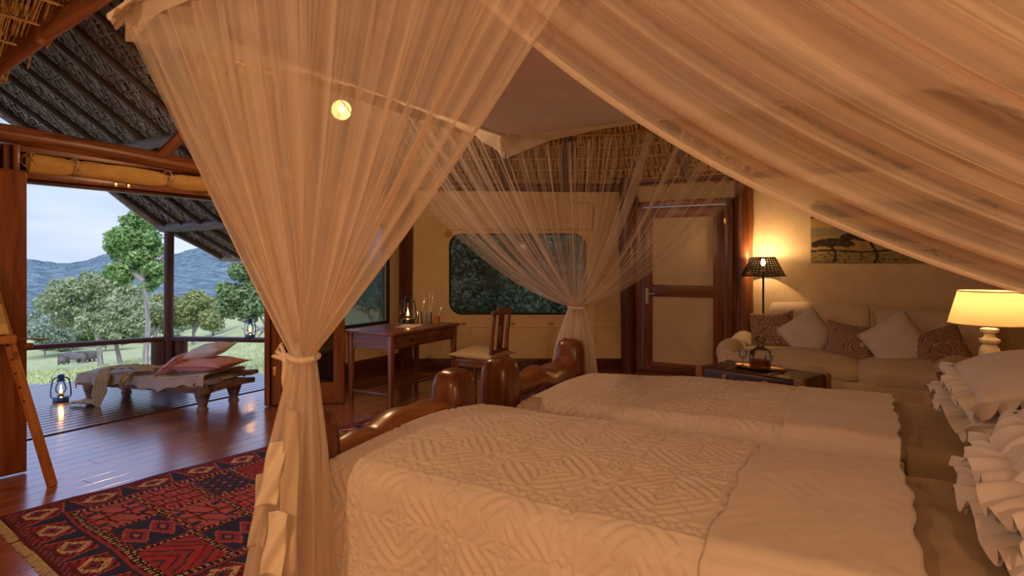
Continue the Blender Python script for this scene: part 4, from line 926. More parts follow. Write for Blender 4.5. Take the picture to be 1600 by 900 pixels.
mb.box((.212, 0, .72), (.012, .012, .16), tilt); mb.build('pierced_splat', 'desk_z', chr_, bevel=.002)
pillow('seat_cushion', 'puffy cream cushion lying on the small wooden chair', 'cushion', (-3.48, 5.325, .475), (.02, .03, math.radians(4)), .52, .46, .13, 'seat_cushion', seed=12, ear=.10)

# ------------------------------------------------------------------ easel at the left edge
A0 = Vector(camw((15-800)/FPX*3.86, 3.86, CH-(523-HY)/FPX*3.86)); A1 = A0+Vector((-.13, -.46, 0))
ez = thing('easel', 'tall wooden painter easel standing in front of the open door', 'easel', (-4.75, 1.62, 0)); og = ez.location
def plank(name, a, b, w, t, mat='easel_wood', parent=ez):
    a, b = Vector(a), Vector(b); d = b-a; q = d.to_track_quat('Z', 'Y').to_matrix(); return MB().box((a+b)/2, (w, t, d.length), q).build(name, mat, parent, bevel=.003, org=og)
l1 = plank('leg', (-4.51, 1.84, 0), (-5.0, 1.62, 1.62), .055, .03)
plank('leg', (-4.72, 1.30, 0), (-5.0, 1.56, 1.62), .055, .03); plank('leg', (-5.20, 1.28, 0), (-5.02, 1.58, 1.55), .045, .03)
plank('tray', A0+Vector((.02, .03, -.03)), A1+Vector((0, 0, -.03)), .04, .05)
for k in range(6): 
    f = .34+.055*k; c = Vector((-4.51, 1.84, 0)).lerp(Vector((-5.0, 1.62, 1.62)), f); MB().tube([c+Vector((.0, -.0, 0))+Vector((.028, -.028, 0)), c+Vector((.021, -.021, 0))], .006, 6).build('peg_hole', 'iron', l1, org=og)
MB().tube([(-4.78, 1.72, .95), (-4.60, 1.86, .94)], .006, 6).build('brass_rod', 'brass', ez, org=og); MB().tube([(-4.72, 1.78, .90), (-4.69, 1.80, .90)], .018, 8).build('wing_nut', 'brass', ez, org=og)
cvs = thing('painting_on_easel', 'unfinished yellowish landscape canvas resting on the easel', 'painting', (-4.78, 1.58, .93))
H_, W_ = 40, 30; P = np.zeros((H_, W_, 3)); colr = np.zeros((H_-1, W_-1, 3))
A0 = Vector(camw((15-800)/FPX*3.86, 3.86, CH-(523-HY)/FPX*3.86)); A1 = A0+Vector((-.13, -.46, 0)); up = Vector((-.15, -.06, .50))
for i in range(H_):
    for j in range(W_):
        P[i, j] = A0+(A1-A0)*(j/(W_-1))+up*(i/(H_-1))
for i in range(H_-1):
    for j in range(W_-1):
        v = i/H_; hz = .42+.05*math.sin(j*.5); colr[i, j] = (.50, .36, .14) if v < hz-.06 else ((.16, .15, .06) if v < hz+.05 else (.62, .50, .24))
        if v < .12: colr[i, j] = (.60, .46, .20)
gridmesh('canvas_face', P, 'picture', cvs, org=cvs.location, thick=.02, face_col=colr)
# ------------------------------------------------------------------ patterned rug
RO = Vector((-4.20, 1.45)); RV = Vector((.125, .992)).normalized(); RU = Vector((RV.y, -RV.x)); RW, RL = 1.75, 2.7
def rug_col(u, v):
    NAVY, RED, DK, CR, ROSE, BLK = (.035, .042, .11), (.34, .050, .075), (.13, .024, .036), (.60, .42, .30), (.48, .13, .15), (.020, .015, .024)
    eu, ev = min(u, RW-u), min(v, RL-v); e = min(eu, ev); a = v if eu < ev else u
    if e < .018: return DK
    if e < .05: return RED if ((a/.05+e/.03) % 1) < .5 else NAVY
    if e < .215:
        t = (a/.30) % 1; c = (e-.05)/.165; m = abs(t-.5)/.26+abs(c-.5)/.42
        if m < .28: return NAVY
        if m < .55: return RED
        if m < .68: return BLK
        z = abs(t-.5)*2
        if z > .86-.3*c: return NAVY if z > .93-.3*c else ROSE
        if c < .14 and z < .5: return DK
        if abs(math.sin(t*25+c*9)) < .18 and m > .8: return BLK
        return CR if m < 1.25 else (DK if (a*40+c*9) % 2 < 1 else RED)
    if e < .235: return NAVY
    if e < .255: return RED
    if e < .285: return (.55, .38, .27) if ((a/.032) % 1 < .5 and .262 < e < .279) else BLK
    u2, v2 = u-.285, v-.285; PU, PV = (RW-.57)/3, (RL-.57)/7
    i, j = int(u2/PU), int(v2/PV); fu, fv = u2/PU-i, v2/PV-j
    du, dv = min(fu, 1-fu)*PU, min(fv, 1-fv)*PV; d = min(du, dv)
    if d < .014: return (.55, .38, .27) if (((v if du < dv else u)/.032) % 1 < .5 and d < .009) else BLK
    if d < .024: return RED
    k = (i*2+j*3) % 5; x, y = fu-.5, fv-.5
    if k == 0:
        if abs(x) < .03 or (abs(abs(y)-.18) < .025 and abs(x) < .34): return DK
        if abs(abs(x)-.25) < .05 and abs(y) > .25: return NAVY
        if abs(x*.8-y) % .3 < .03: return NAVY
        return ROSE if abs(y) < .4 else RED
    if k == 1:
        g, h = (fu*5+fv*4) % 1, (fu*5-fv*4) % 1
        if abs(g-.5)+abs(h-.5) < .30: return ROSE if (int(fu*5+fv*4)+int(fu*5-fv*4+9)) % 2 else (.07, .09, .22)
        return NAVY if abs(g-.5)+abs(h-.5) > .42 else DK
    if k == 2:
        for cy in (-.22, .22):
            m = abs(x)/.34+abs(y-cy)/.24
            if m < .25: return ROSE
            if m < .5: return NAVY
            if m < .85: return RED
            if m < 1: return ROSE
        return NAVY
    if k == 3:
        hx = (fu*4) % 1; hy = (fv*4+.5*(int(fu*4) % 2)) % 1; m = max(abs(hx-.5)*1.1, abs(hy-.5))
        return DK if m > .42 else (ROSE if m > .2 else RED)
    z = (abs(x)*3+y*2.2) % 1
    return RED if z < .38 else (NAVY if z < .50 else ((.42, .05, .07) if z < .9 else DK))
cs = .009; nu, nv = int(RW/cs), int(RL/cs)
P = np.zeros((nv+1, nu+1, 3)); colr = np.zeros((nv, nu, 3))
for i in range(nv+1):
    v = i*cs
    for j in range(nu+1):
        u = j*cs; p = RO+RU*u+RV*v; P[i, j] = (p.x+.004*math.sin(v*7), p.y+.006*math.sin(u*9), .012+.0035*math.sin(u*5+v*8)+.002*math.sin(u*17-v*13))
        if i < nv and j < nu: colr[i, j] = rug_col(u+cs/2+.003*math.sin(v*60), v+cs/2+.003*math.sin(u*50))
rug = thing('persian_rug', 'patterned red and navy wool rug with cream motif border on the floor', 'rug', (-3.4, 2.6, 0))
gridmesh('rug_field', P, 'rug_pile', rug, org=rug.location, thick=.008, face_col=colr)
Q = []
for k in range(700):
    u = rng.uniform(0, RW); l = rng.uniform(.025, .05); sk = rng.uniform(-.02, .02)
    a, b = RO+RU*u, RO+RU*(u+sk)-RV*l; w = RU*.0035
    Q.append([(a.x-w.x, a.y-w.y, .010), (a.x+w.x, a.y+w.y, .010), (b.x+w.x, b.y+w.y, .003), (b.x-w.x, b.y-w.y, .003)])
quadsoup('fringe', Q, 'rope', rug, org=rug.location, kind='stuff')

# ------------------------------------------------------------------ twin log beds
BT = .72
def emboss(s, t):
    """raised quilting pattern of the bedspreads (vectorised), height 0..1"""
    T = .40
    fs, ft = (s/T) % 1-.5, (t/T) % 1-.5
    r = np.hypot(fs, ft); th = np.arctan2(ft, fs)
    st = lambda x, w=.10: np.clip((x+w)/(2*w), 0, 1)
    leafs = st(np.sin(2*PI*(r*11+.9*np.abs(np.sin(2*th))))-.05, .35)*(np.abs(np.sin(4*th)) > .16)*(r > .07)*(r < .43)
    petal = (np.abs(np.sin(4*th)) < .55*(1-r/.20))*(r < .17)*1.0
    edge = np.maximum(np.abs(fs), np.abs(ft)); along = np.where(np.abs(fs) > np.abs(ft), ft, fs)
    dia = np.abs(((along*6+(edge-.45)*6) % 1)-.5)+0*r; dib = np.abs(((along*6-(edge-.45)*6) % 1)-.5)
    lat = ((dia < .14) | (dib < .14))*1.0
    band = edge > .41; rib = (np.abs(edge-.405) < .014)*1.0
    fr2 = np.hypot(.5-np.abs(fs), .5-np.abs(ft)); cor = st(np.sin(2*PI*(fr2*14+.8*np.abs(np.sin(4*np.arctan2(.5-np.abs(ft), .5-np.abs(fs)))))), .35)
    g = np.where(band, lat, np.maximum(petal, leafs))
    g = np.where(fr2 < .17, cor, g)
    return np.maximum(g, rib)
def bedspread(label, yn, yf, xh, seed, loc, BT=BT, fdip=0.0):
    """cloth over the mattress: foot x=-1.72 .. folded end; near edge yn, far edge yf"""
    t = thing('bedspread', label, 'bedspread', loc, group='white quilted bedspreads')
    xf = -1.72; cr0 = .030 if yn < 2 else .0; drop = .58; q = random.Random(seed)
    def surf(s, w, lift=0, sdrop=True, amp=1.0):
        """s: metres along the bed from the foot edge (negative = hanging over the foot); w: metres across from near edge"""
        Wd = yf-yn; R = .07
        def fold(a, lim):      # a<0: over the edge, rounded
            if a >= R: return a, 0.0
            th = (R-a)/R
            if th < PI/2: return R-R*math.sin(th), R*(1-math.cos(th))
            return 0.0, R+(R-a-R*PI/2)
        if w < Wd/2: yy, dz1 = fold(w, 0); yy = yn+yy; sgn = -1
        else: yy, dz1 = fold(Wd-w, 0); yy = yf-yy; sgn = 1
        xx, dz2 = fold(s, 0) if sdrop else (s, 0.0); xx = xf+xx
        dz = max(dz1, dz2) if min(dz1, dz2) > 0 else dz1+dz2
        crown = cr0*math.sin(PI*min(1, max(0, w/Wd)))*math.exp(-((s-.35)/.55)**2)+.012*math.sin(PI*min(1, max(0, w/Wd)))
        fl = max(0, dz1-.06); f2 = max(0, dz2-.06)
        yy += sgn*(fl*.07+fl*.045*amp*math.sin(s*7.5+seed)+fl*.02*math.sin(s*19+seed*2)); xx -= f2*.10+f2*.05*math.sin(w*9)
        k = lift
        nz = 1 if dz < .03 else 0
        return xx-(k if dz2 > .05 else 0), yy+(sgn*k if dz1 > .03 else 0), BT-dz+(k if dz < .06 else 0)+crown*(1 if dz < .2 else 0)-fdip*math.exp(-(max(0, s)/.55)**2)
    def sheet(name, s0, s1, w0, w1, lift, mat, stp=.0075, em=.0052, thick=0, wave=0, amp=1):
        ns, nw = int((s1-s0)/stp), int((w1-w0)/stp); P = np.zeros((nw, ns, 3)); sv = np.linspace(s0, s1, ns); wv = np.linspace(w0, w1, nw)
        coarse = 4; 
        for i in range(nw):
            for j in range(ns):
                s_ = sv[j]
                if wave: f = j/(ns-1); s_ += wave*math.sin(wv[i]*11+seed)*(1 if f > .5 else -1)*abs(f-.5)*2*.5+.35*wave*math.sin(wv[i]*31)
                P[i, j] = surf(s_, wv[i], lift, amp=amp)
        du = np.gradient(P, axis=1); dv = np.gradient(P, axis=0); nn = np.cross(du, dv); nn /= np.linalg.norm(nn, axis=2)[:, :, None]+1e-9
        Sg, Wg = np.meshgrid(sv, wv); Hh = emboss(Sg+3, Wg+3.1) if em > .001 else 0*Sg
        if em < .002 and em > 0.001: Hh = np.clip(np.sin(Sg*70+3*np.sin(Wg*12))*np.sin(Wg*42+2*np.sin(Sg*20)), -.2, 1)
        P = P+nn*(Hh*em)[:, :, None]
        P = P + np.stack([0*Sg, 0*Sg, .004*np.sin(Sg*5+Wg*3)+.003*np.sin(Sg*13-Wg*8)], -1)
        return gridmesh(name, P, mat, t, org=loc, thick=thick)
    sheet('quilted_cloth', -.30, xh-.30-xf, -.54, yf-yn+.30, .004, 'bedspread', .0052 if yn < 2 else .0068)
    sheet('turned_back_fold', xh-.47-xf, xh-xf, -.52, yf-yn+.26, .016, 'bedspread', .0085, .0019, thick=.006, wave=.014, amp=.8)
    # rolled edge along the fold
    return t
def bed(label, yn, yf, loc, seed, low=0):
    t = thing('log_bed', label, 'bed', loc, group='twin log beds')
    q = random.Random(seed)
    MB().box(((-1.68+.92)/2, (yn+yf)/2, .50-low), (2.60, yf-yn-.10, .34)).build('mattress', 'sheet', t, bevel=.05, org=loc, seg=3)
    MB().box(((-1.68+.92)/2, (yn+yf)/2, .27), (2.62, yf-yn-.06, .14)).build('bed_base', 'dark_x', t, bevel=.01, org=loc)
    for y in (yn+.03, yf-.03):
        mb = MB(); V = []; F = []; seg = 24
        prof = [(1, 0), (1, .3), (1.02, .60), (1.0, .74), (.95, .81), (.80, .862), (.5, .885), (.15, .89)]
        dx = .0
        for r, z in prof:
            for k in range(seg):
                th = 2*PI*k/seg; qd = .108*r*(abs(math.cos(th))**3.6+abs(math.sin(th))**3.6)**(-1/3.6)*(1+.03*math.sin(3*th+seed+y))
                V.append((-1.84+qd*math.cos(th)*.95, y+qd*math.sin(th), z))
        for i in range(len(prof)-1):
            for k in range(seg): F.append((i*seg+k, i*seg+(k+1) % seg, (i+1)*seg+(k+1) % seg, (i+1)*seg+k))
        F.append(tuple((len(prof)-1)*seg+k for k in range(seg))); mb._add(V, F); mb.build('foot_post', 'bed_post', t, org=loc)
        MB().tube([(.98, y, 0), (.98, y, .95)], .09, 16, square=4).build('head_post', 'bed_post', t, org=loc)
    n = 26; Pt, Rr = [], []
    for i in range(n):
        f = i/(n-1); y = yn+.02+(yf-yn-.04)*f; Pt.append((-1.84+.012*math.sin(f*7+seed), y, .665+.022*math.sin(f*9+seed)+.012*math.sin(f*23+seed))); Rr.append(.088*(1+.10*math.sin(f*6+seed*2)+.06*math.sin(f*17+seed)))
    MB().tube(Pt, Rr, 18, jit=.09, seed=seed).build('foot_log', 'bed_log', t, org=loc)
    MB().tube([(.98, yn+.02, .70), (.98, yf-.02, .72)], .09, 14, jit=.05, seed=seed+3).build('head_log', 'bed_log', t, org=loc)
    for y in (yn+.05, yf-.05): MB().tube([(-1.8, y, .32), (-.4, y, .31), (.95, y, .32)], .06, 10, jit=.05, seed=seed+5).build('side_log', 'bed_log', t, org=loc)
    return t
NB = Vector((-.4, 2.07, 0)); FB = Vector((-.4, 3.52, 0))
bed('polished log bed nearest the camera', 1.56, 2.58, NB, 2); bed('polished log bed on the far side, by the sofa', 2.99, 4.06, FB, 5, .06)
bedspread('white quilted bedspread covering the near bed', 1.53, 2.60, .13, 1, Vector((-.8, 2.07, .5)))
bedspread('white quilted bedspread covering the far bed', 2.97, 4.07, .15, 4, Vector((-.8, 3.52, .5)), .685, .04)
# beige sheets at the head ends
def sheet_top(label, yn, yf, loc, seed, ztop=.702):
    n, m = 70, 110; P = np.zeros((m, n, 3)); r = .06
    for i in range(m):
        w = -.40+(yf-yn+.62)*i/(m-1)
        for j in range(n):
            x = .0+.93*j/(n-1); Wd = yf-yn; a = w if w < Wd/2 else Wd-w; th = (r-a)/r
            if a >= r: yy, dz = a, 0
            elif th < PI/2: yy, dz = r-r*math.sin(th), r*(1-math.cos(th))
            else: yy, dz = 0, r+(r-a-r*PI/2)
            y = yn+yy if w < Wd/2 else yf-yy; sg = -1 if w < Wd/2 else 1
            y += sg*dz*(.03+.035*math.sin(x*16+seed)); P[i, j] = (x, y, .0+ztop-dz+.006*math.sin(x*6+w*3+seed)+.003*math.sin(x*22+w*9)+.0025*math.sin(w*34+x*5))
    o = gridmesh('bed_sheet', P, 'sheet', org=loc, thick=.004); o.location = loc; props(o, label, 'sheet', 'beige bed sheets'); return o
sheet_top('beige sheet exposed between bedspread and pillows on the near bed', 1.58, 2.56, Vector((.45, 2.07, .5)), 0)
sheet_top('beige sheet exposed between bedspread and pillows on the far bed', 3.01, 4.04, Vector((.45, 3.52, .5)), 2, .662)
# frilled pillows
def frilled(label, loc, rot, w, h, t, seed, frill=.09, waves=34, grp='white frilled pillows', sides=(0, 1, 2, 3), drop=.5):
    r, E = pillow('frilled_pillow', label, 'pillow', loc, rot, w, h, t, 'pillowcase', grp, seed=seed, pinch=.05, rough=.10, n=26)
    E = E[:-1]; n = len(E); fine = 6; N_ = n*fine; q = random.Random(seed); m = 7; cen = np.array([0, 0, 0.])
    for layer in range(2):
        P = np.zeros((m, N_+1, 3)); fr = frill*(1.0 if layer == 0 else .8)
        for k in range(N_+1):
            f = (k % N_)/fine; i = int(f) % n; g = f-int(f); p = np.array(E[i])*(1-g)+np.array(E[(i+1) % n])*g
            d = p-cen; d[2] = 0; d /= np.linalg.norm(d)+1e-9; ph = k/N_*2*PI*waves
            wv = math.sin(ph+1.3*math.sin(k*.02)+layer)+.5*math.sin(ph*.43+2)
            for a in range(m):
                s = a/(m-1); out = fr*s*(1+.18*math.sin(ph*.31+seed)); P[a, k] = p+d*out*(1-.12*drop*s)+np.array([0, 0, (.020*wv*s-drop*fr*s*s*.55-layer*.018*s)])+np.array([-d[1], d[0], 0])*(.010*math.cos(ph)*s)
        gridmesh('frill', P, 'pillowcase', r)
    return r
frilled('lower white frilled pillow on the far bed', (.68, 3.50, .80), (.02, -.04, .03), .60, .86, .16, 1)
frilled('plump upper white frilled pillow on the far bed, nearer the lamp', (.70, 3.48, .935), (.05, -.16, .0), .58, .80, .20, 2)
frilled('lower white frilled pillow on the near bed', (.60, 2.06, .80), (0, -.05, .03), .56, .80, .15, 3)
frilled('middle white frilled pillow on the near bed', (.64, 2.08, .90), (0, -.10, .0), .56, .80, .16, 4, frill=.11)
frilled('topmost plump white frilled pillow on the near bed', (.70, 2.12, 1.0), (.06, -.22, .02), .54, .76, .20, 5, frill=.13, drop=1.2)

# ------------------------------------------------------------------ sofa with cushions
SX0, SX1, SY0, SY1 = -1.27, 1.10, 6.02, 7.42
sf = thing('sofa', 'wide cream loose-covered sofa with rolled arms against the back wall', 'sofa', ((SX0+SX1)/2, (SY0+SY1)/2, 0)); og = sf.location
def puff(name, c, d, mat='sofa_cloth', bulge=.05, n=20, top=.04, parent=sf, org=og, corner=.25):
    """soft box: superellipsoid with a domed top"""
    V, F = [], []; nz = 10
    P = np.zeros((nz+1, 40, 3))
    for i in range(nz+1):
        ph = -PI/2+PI*i/nz; cz = math.copysign(abs(math.sin(ph))**.45, math.sin(ph)); cr = abs(math.cos(ph))**.32
        for k in range(40):
            th = 2*PI*k/40; cx_ = math.copysign(abs(math.cos(th))**corner, math.cos(th)); sy_ = math.copysign(abs(math.sin(th))**corner, math.sin(th))
            P[i, k] = (c[0]+d[0]/2*cx_*cr, c[1]+d[1]/2*sy_*cr, c[2]+d[2]/2*cz+(top*(1-cx_**2*cr**2)*(1-sy_**2*cr**2) if ph > 0 else 0)+.004*math.sin(9*th+i))
    mb = MB(); V = [tuple(p) for p in P.reshape(-1, 3)]
    F = [(i*40+k, i*40+(k+1) % 40, (i+1)*40+(k+1) % 40, (i+1)*40+k) for i in range(nz) for k in range(40)]; mb._add(V, F)
    mb.build(name, mat, parent, org=org)
MB().box(((SX0+SX1)/2, 6.72, .20), (SX1-SX0-.1, 1.25, .36)).build('base', 'sofa_cloth', sf, bevel=.04, org=og, seg=3)
# gathered skirt in front
n, m = 260, 8; P = np.zeros((m, n, 3))
for i in range(m):
    for j in range(n):
        x = SX0+.02+(SX1-SX0-.04)*j/(n-1); f = i/(m-1); P[i, j] = (x, SY0-.01-.02*f-.012*f*math.sin(x*95+math.sin(x*9)), .40-.39*f)
gridmesh('skirt', P, 'sofa_cloth', sf, org=og, thick=.004)
puff('seat_cushion', (-.60, 6.62, .445), (1.24, 1.12, .18), top=.05); puff('seat_cushion', (.53, 6.52, .445), (1.14, 1.06, .20), top=.045)
def backc(x0, x1, h, y=7.26):
    P = np.zeros((24, 40, 3))
    for i in range(24):
        z = .42+(h-.42)*i/23; tp = max(0, (z-(h-.12))/.12); th_ = .16*math.sqrt(max(0, 1-tp**2))+.01
        for k in range(40):
            a = 2*PI*k/40; cx_ = math.copysign(abs(math.cos(a))**.25, math.cos(a)); sy_ = math.copysign(abs(math.sin(a))**.5, math.sin(a)); sh = 1-.06*tp**3
            P[i, k] = ((x0+x1)/2+(x1-x0)/2*cx_*sh, y+(z-.42)*.16+th_*sy_+.008*math.sin(z*14+a*3), z+.02*(1-cx_**2)*(tp > 0))
    mb = MB(); mb._add([tuple(p) for p in P.reshape(-1, 3)], [(i*40+k, i*40+(k+1) % 40, (i+1)*40+(k+1) % 40, (i+1)*40+k) for i in range(23) for k in range(40)]+[tuple(23*40+k for k in range(40))])
    return mb.build('back_cushion', 'sofa_cloth', sf, org=og)
backc(-.90, .10, .99); backc(.10, 1.12, .96)
MB().tube([(.10, 7.10+(z-.5)*.16-.0, z) for z in np.linspace(.5, .97, 12)]+[(.10, 7.30, 1.0), (.10, 7.42, .98)], .009, 6).build('piping', 'sofa_cloth', sf, org=og)
def arm(x, y0, y1, r=.135, zc=.50, dxe=0):
    mb = MB(); n = 12; Pt = [(x+dxe*i/(n-1), y0+(y1-y0)*i/(n-1), zc+.015*math.sin(i*.7)) for i in range(n)]; Rr = [r*(.55 if i == 0 else (.9 if i == 1 else 1)) for i in range(n)]; Pt[0] = (x, y0-.03, zc)
    mb.tube(Pt, Rr, 22, jit=.02, seed=2); mb.build('arm', 'sofa_cloth', sf, org=og)
    MB().box((x+dxe/2, (y0+y1)/2, .25), (.18, y1-y0, .48), Matrix.Rotation(-math.atan2(dxe, y1-y0), 3, 'Z')).build('arm_side', 'sofa_cloth', sf, bevel=.04, org=og, seg=3)
arm(SX0+.10, 6.30, 7.35); arm(.60, 6.02, 7.25, dxe=.42)
CU = [('cushion_scroll', 'brown scroll-patterned cushion behind the decanter at the left end of the sofa', 1206, 520, 6.95, .46, .12, -.12, .25),
      ('cushion_white', 'white textured cushion standing on its corner, left of the petal-patterned one', 1262, 523, 6.85, .44, .66, .0, .30),
      ('cushion_petal', 'brown petal-patterned cushion in the middle of the sofa', 1328, 540, 6.62, .43, -.14, .05, .30),
      ('cushion_white', 'white textured cushion standing on its corner, right of the petal-patterned one', 1402, 536, 6.55, .47, .62, .0, .30),
      ('cushion_scroll', 'brown scroll-patterned cushion leaning at the right end of the sofa', 1470, 548, 6.50, .42, .40, -.1, .42)]
def onray(px, py, Y):
    xc = (px-800)/FPX; t = Y/(SS*xc+CC); return Vector(((CC*xc-SS)*t, Y, CH-(py-HY)/FPX*t))
for mat, lab, px, py, Y, w, roll, yaw, lean in CU:
    pillow('throw_cushion', lab, 'cushion', onray(px, py, Y), cushion_rot(yaw, lean, roll), w, w, .17, mat, 'cushions on the sofa', None if mat != 'cushion_white' else 'cushion_white', seed=int(px), pinch=.07)
# painting on the back wall
pt = thing('wall_painting', 'dark landscape painting of flat-topped trees on the wall above the sofa', 'painting', (.35, YD-.02, 1.8))
H_, W_ = 90, 200; P = np.zeros((H_, W_, 3)); colr = np.zeros((H_-1, W_-1, 3))
for i in range(H_):
    for j in range(W_): P[i, j] = (-.50+1.7*j/(W_-1), YD-.03, 1.435+.66*i/(H_-1))
for i in range(H_-1):
    for j in range(W_-1):
        x, z = j/W_*1.7, i/H_*.66; c = (.34, .27, .11) if z < .12 else ((.40, .29, .12) if z < .30 else ((.52, .36, .14) if z > .40 else (.30, .25, .15)))
        if z > .50: c = (.10, .09, .05)
        if abs(z-.13-.01*math.sin(x*9)) < .010: c = (.05, .04, .03)
        for tx, tz, tw_, th_ in ((.22, .20, .22, .075), (.62, .27, .34, .09), (1.15, .24, .30, .08), (1.5, .2, .2, .06)):
            a = (x-tx)/tw_
            if abs(a) < 1 and -.25*th_*(1+.5*math.sin(x*40)) < z-tz < th_*math.sqrt(1-a*a): c = (.045, .035, .03) if snoise(x*30, z*30) < .25 else (.10, .07, .05)
            if abs(x-tx-.03*math.sin(z*20)) < .014 and z < tz: c = (.045, .035, .03)
        if z < .12 and snoise(x*25, z*40, 2) > .25: c = (.14, .13, .06)
        colr[i, j] = c
gridmesh('painted_canvas', P, 'picture', pt, org=pt.location, face_col=colr, thick=.0)
MB().box((.35, YD-.014, 1.765), (1.70, .026, .66)).build('stretcher_frame', 'black_trim', pt, org=pt.location)

# ------------------------------------------------------------------ lamps
fl = thing('floor_lamp', 'slim floor lamp with a woven dark shade beside the sofa', 'lamp', (-.98, 7.48, 0))
MB().lathe([(.13, 0), (.13, .015), (.03, .03), (.012, .04)], seg=24).build('base', 'iron', fl); MB().tube([(0, 0, .03), (0, 0, 1.34)], .011, 10).build('pole', 'iron', fl)
def cone(rb, rt, z0, z1, k, f): r = rb+(rt-rb)*f; return (r*math.cos(k), r*math.sin(k), z0+(z1-z0)*f)
mb = MB()
for i in range(30):
    k = 2*PI*i/30; mb.tube([cone(.235, .125, 1.29, 1.50, k, f) for f in (0, .5, 1)], .0045, 5)
mb.build('shade_ribs', 'iron', fl)
mb = MB()
for i in range(10):
    f = i/10+.02; 
    mb.tube([cone(.235+.006*math.sin(15*k+i*PI), .125+.006*math.sin(15*k+i*PI), 1.29, 1.50, k, f) for k in np.linspace(0, 2*PI, 61)], .0062, 4, cap=False)
mb.build('woven_shade', 'iron', fl)
for f, r in ((0, .008), (1, .006)): MB().tube([cone(.235, .125, 1.29, 1.50, k, f) for k in np.linspace(0, 2*PI, 49)], r, 6, cap=False).build('shade_ring', 'iron', fl)
MB().lathe([(.012, 1.34), (.016, 1.39), (.012, 1.40)], seg=12).build('socket', 'brass', fl); MB().lathe([(.010, 1.40), (.024, 1.425), (.028, 1.45), (.018, 1.475), (.001, 1.48)], seg=14).build('bulb', 'bulb_white', fl)
point('lamp_light', (0, 0, 1.51), P_FLOORLAMP, .03, (1, .56, .24), fl)
TL = Vector((.685, 4.66, .70))
ns = thing('bedside_cabinet', 'dark wooden bedside cabinet under the table lamp', 'cabinet', (.72, 4.68, 0)); MB().box((0, 0, .35), (.5, .5, .66)).build('body', 'dark_z', ns, bevel=.01); MB().box((0, 0, .69), (.56, .56, .03)).build('top', 'dark_x', ns, bevel=.008)
for z in (.25, .5): d_ = MB().box((-.0, -.255, z), (.42, .02, .2)).build('drawer', 'dark_x', ns, bevel=.004); MB().lathe([(.006, 0), (.014, .012), (.012, .02)], (0, -.268, z), 12, M=Matrix.Rotation(PI/2, 3, 'X')).build('knob', 'brass', d_)
tl = thing('table_lamp', 'table lamp with a cream fabric shade and white turned base', 'lamp', TL+Vector((0, 0, .006)))
MB().lathe([(.075, 0), (.078, .02), (.05, .035), (.035, .06), (.045, .10), (.056, .16), (.050, .21), (.034, .235), (.052, .25), (.055, .265), (.030, .28), (.026, .30), (.045, .315), (.048, .33), (.020, .345), (.012, .36), (.012, .40)], seg=28).build('turned_base', 'white_paint', tl)
SH0, SH1 = .362, .562
MB().lathe([(.212, SH0), (.160, SH1)], seg=48, cap=False).build('shade', 'shade_cloth', tl)
for r, z in ((.212, SH0), (.160, SH1)): MB().tube([(r*math.cos(k), r*math.sin(k), z) for k in np.linspace(0, 2*PI, 49)], .004, 6, cap=False).build('shade_trim', 'seat_cushion', tl)
MB().lathe([(.012, .40), (.028, .43), (.030, .46), (.016, .49), (.001, .495)], seg=14).build('bulb', 'bulb_white', tl); point('lamp_light', (0, 0, .515), P_TABLELAMP, .03, (1, .56, .24), tl)
# pendant bulb between foot of the net and the terrace
def pendant(label, loc, power, r=.075, top=3.9, grp='bare globe bulbs hanging on cords'):
    t = thing('pendant_bulb', label, 'lamp', loc, group=grp)
    MB().lathe([(r*math.sin(a)+.0005, -r*math.cos(a)) for a in np.linspace(0, PI*.9, 16)], seg=24, cap=False).build('globe', 'globe_glass', t); MB().lathe([(.001, -.03), (.022, -.012), (.026, .01), (.016, .035), (.012, .05)], seg=14).build('filament_bulb', 'bulb_white', t)
    MB().lathe([(.030, r*.93), (.030, r*.93+.03), (.018, r*.93+.05)], seg=14).build('holder', 'brass', t); MB().tube([(0, 0, r+.05), (0, 0, top-loc[2])], .004, 6).build('cord', 'iron', t)
    point('bulb_light', (0, 0, -.01), power, .05, WARM, t)
m_, t_ = newmat('globe_glass'); a_ = N(t_, 'ShaderNodeBsdfTransparent'); a_.inputs[0].default_value = (1, .85, .6, 1); b_ = N(t_, 'ShaderNodeEmission', Strength=4.0); b_.inputs[0].default_value = (1, .50, .16, 1)
x_ = N(t_, 'ShaderNodeMixShader'); x_.inputs[0].default_value = .7; L(t_, a_.outputs[0], x_.inputs[1]); L(t_, b_.outputs[0], x_.inputs[2]); o_ = N(t_, 'ShaderNodeOutputMaterial'); L(t_, x_.outputs[0], o_.inputs[0])
pendant('glowing round pendant bulb seen through the net curtain', (-3.46, 3.32, 2.62), P_PENDANT)
pendant('added unseen fill bulb on a cord, on the camera side of the room', (-1.9, -1.5, 2.55), P_FILL, top=3.3)  # unseen, added to brighten the room and the near bed side
pendant('added unseen fill bulb on a cord, behind and right of the camera', (.9, -.9, 1.9), P_FILL*.8, top=3.1)  # second added fill, out of view, warms bed and net

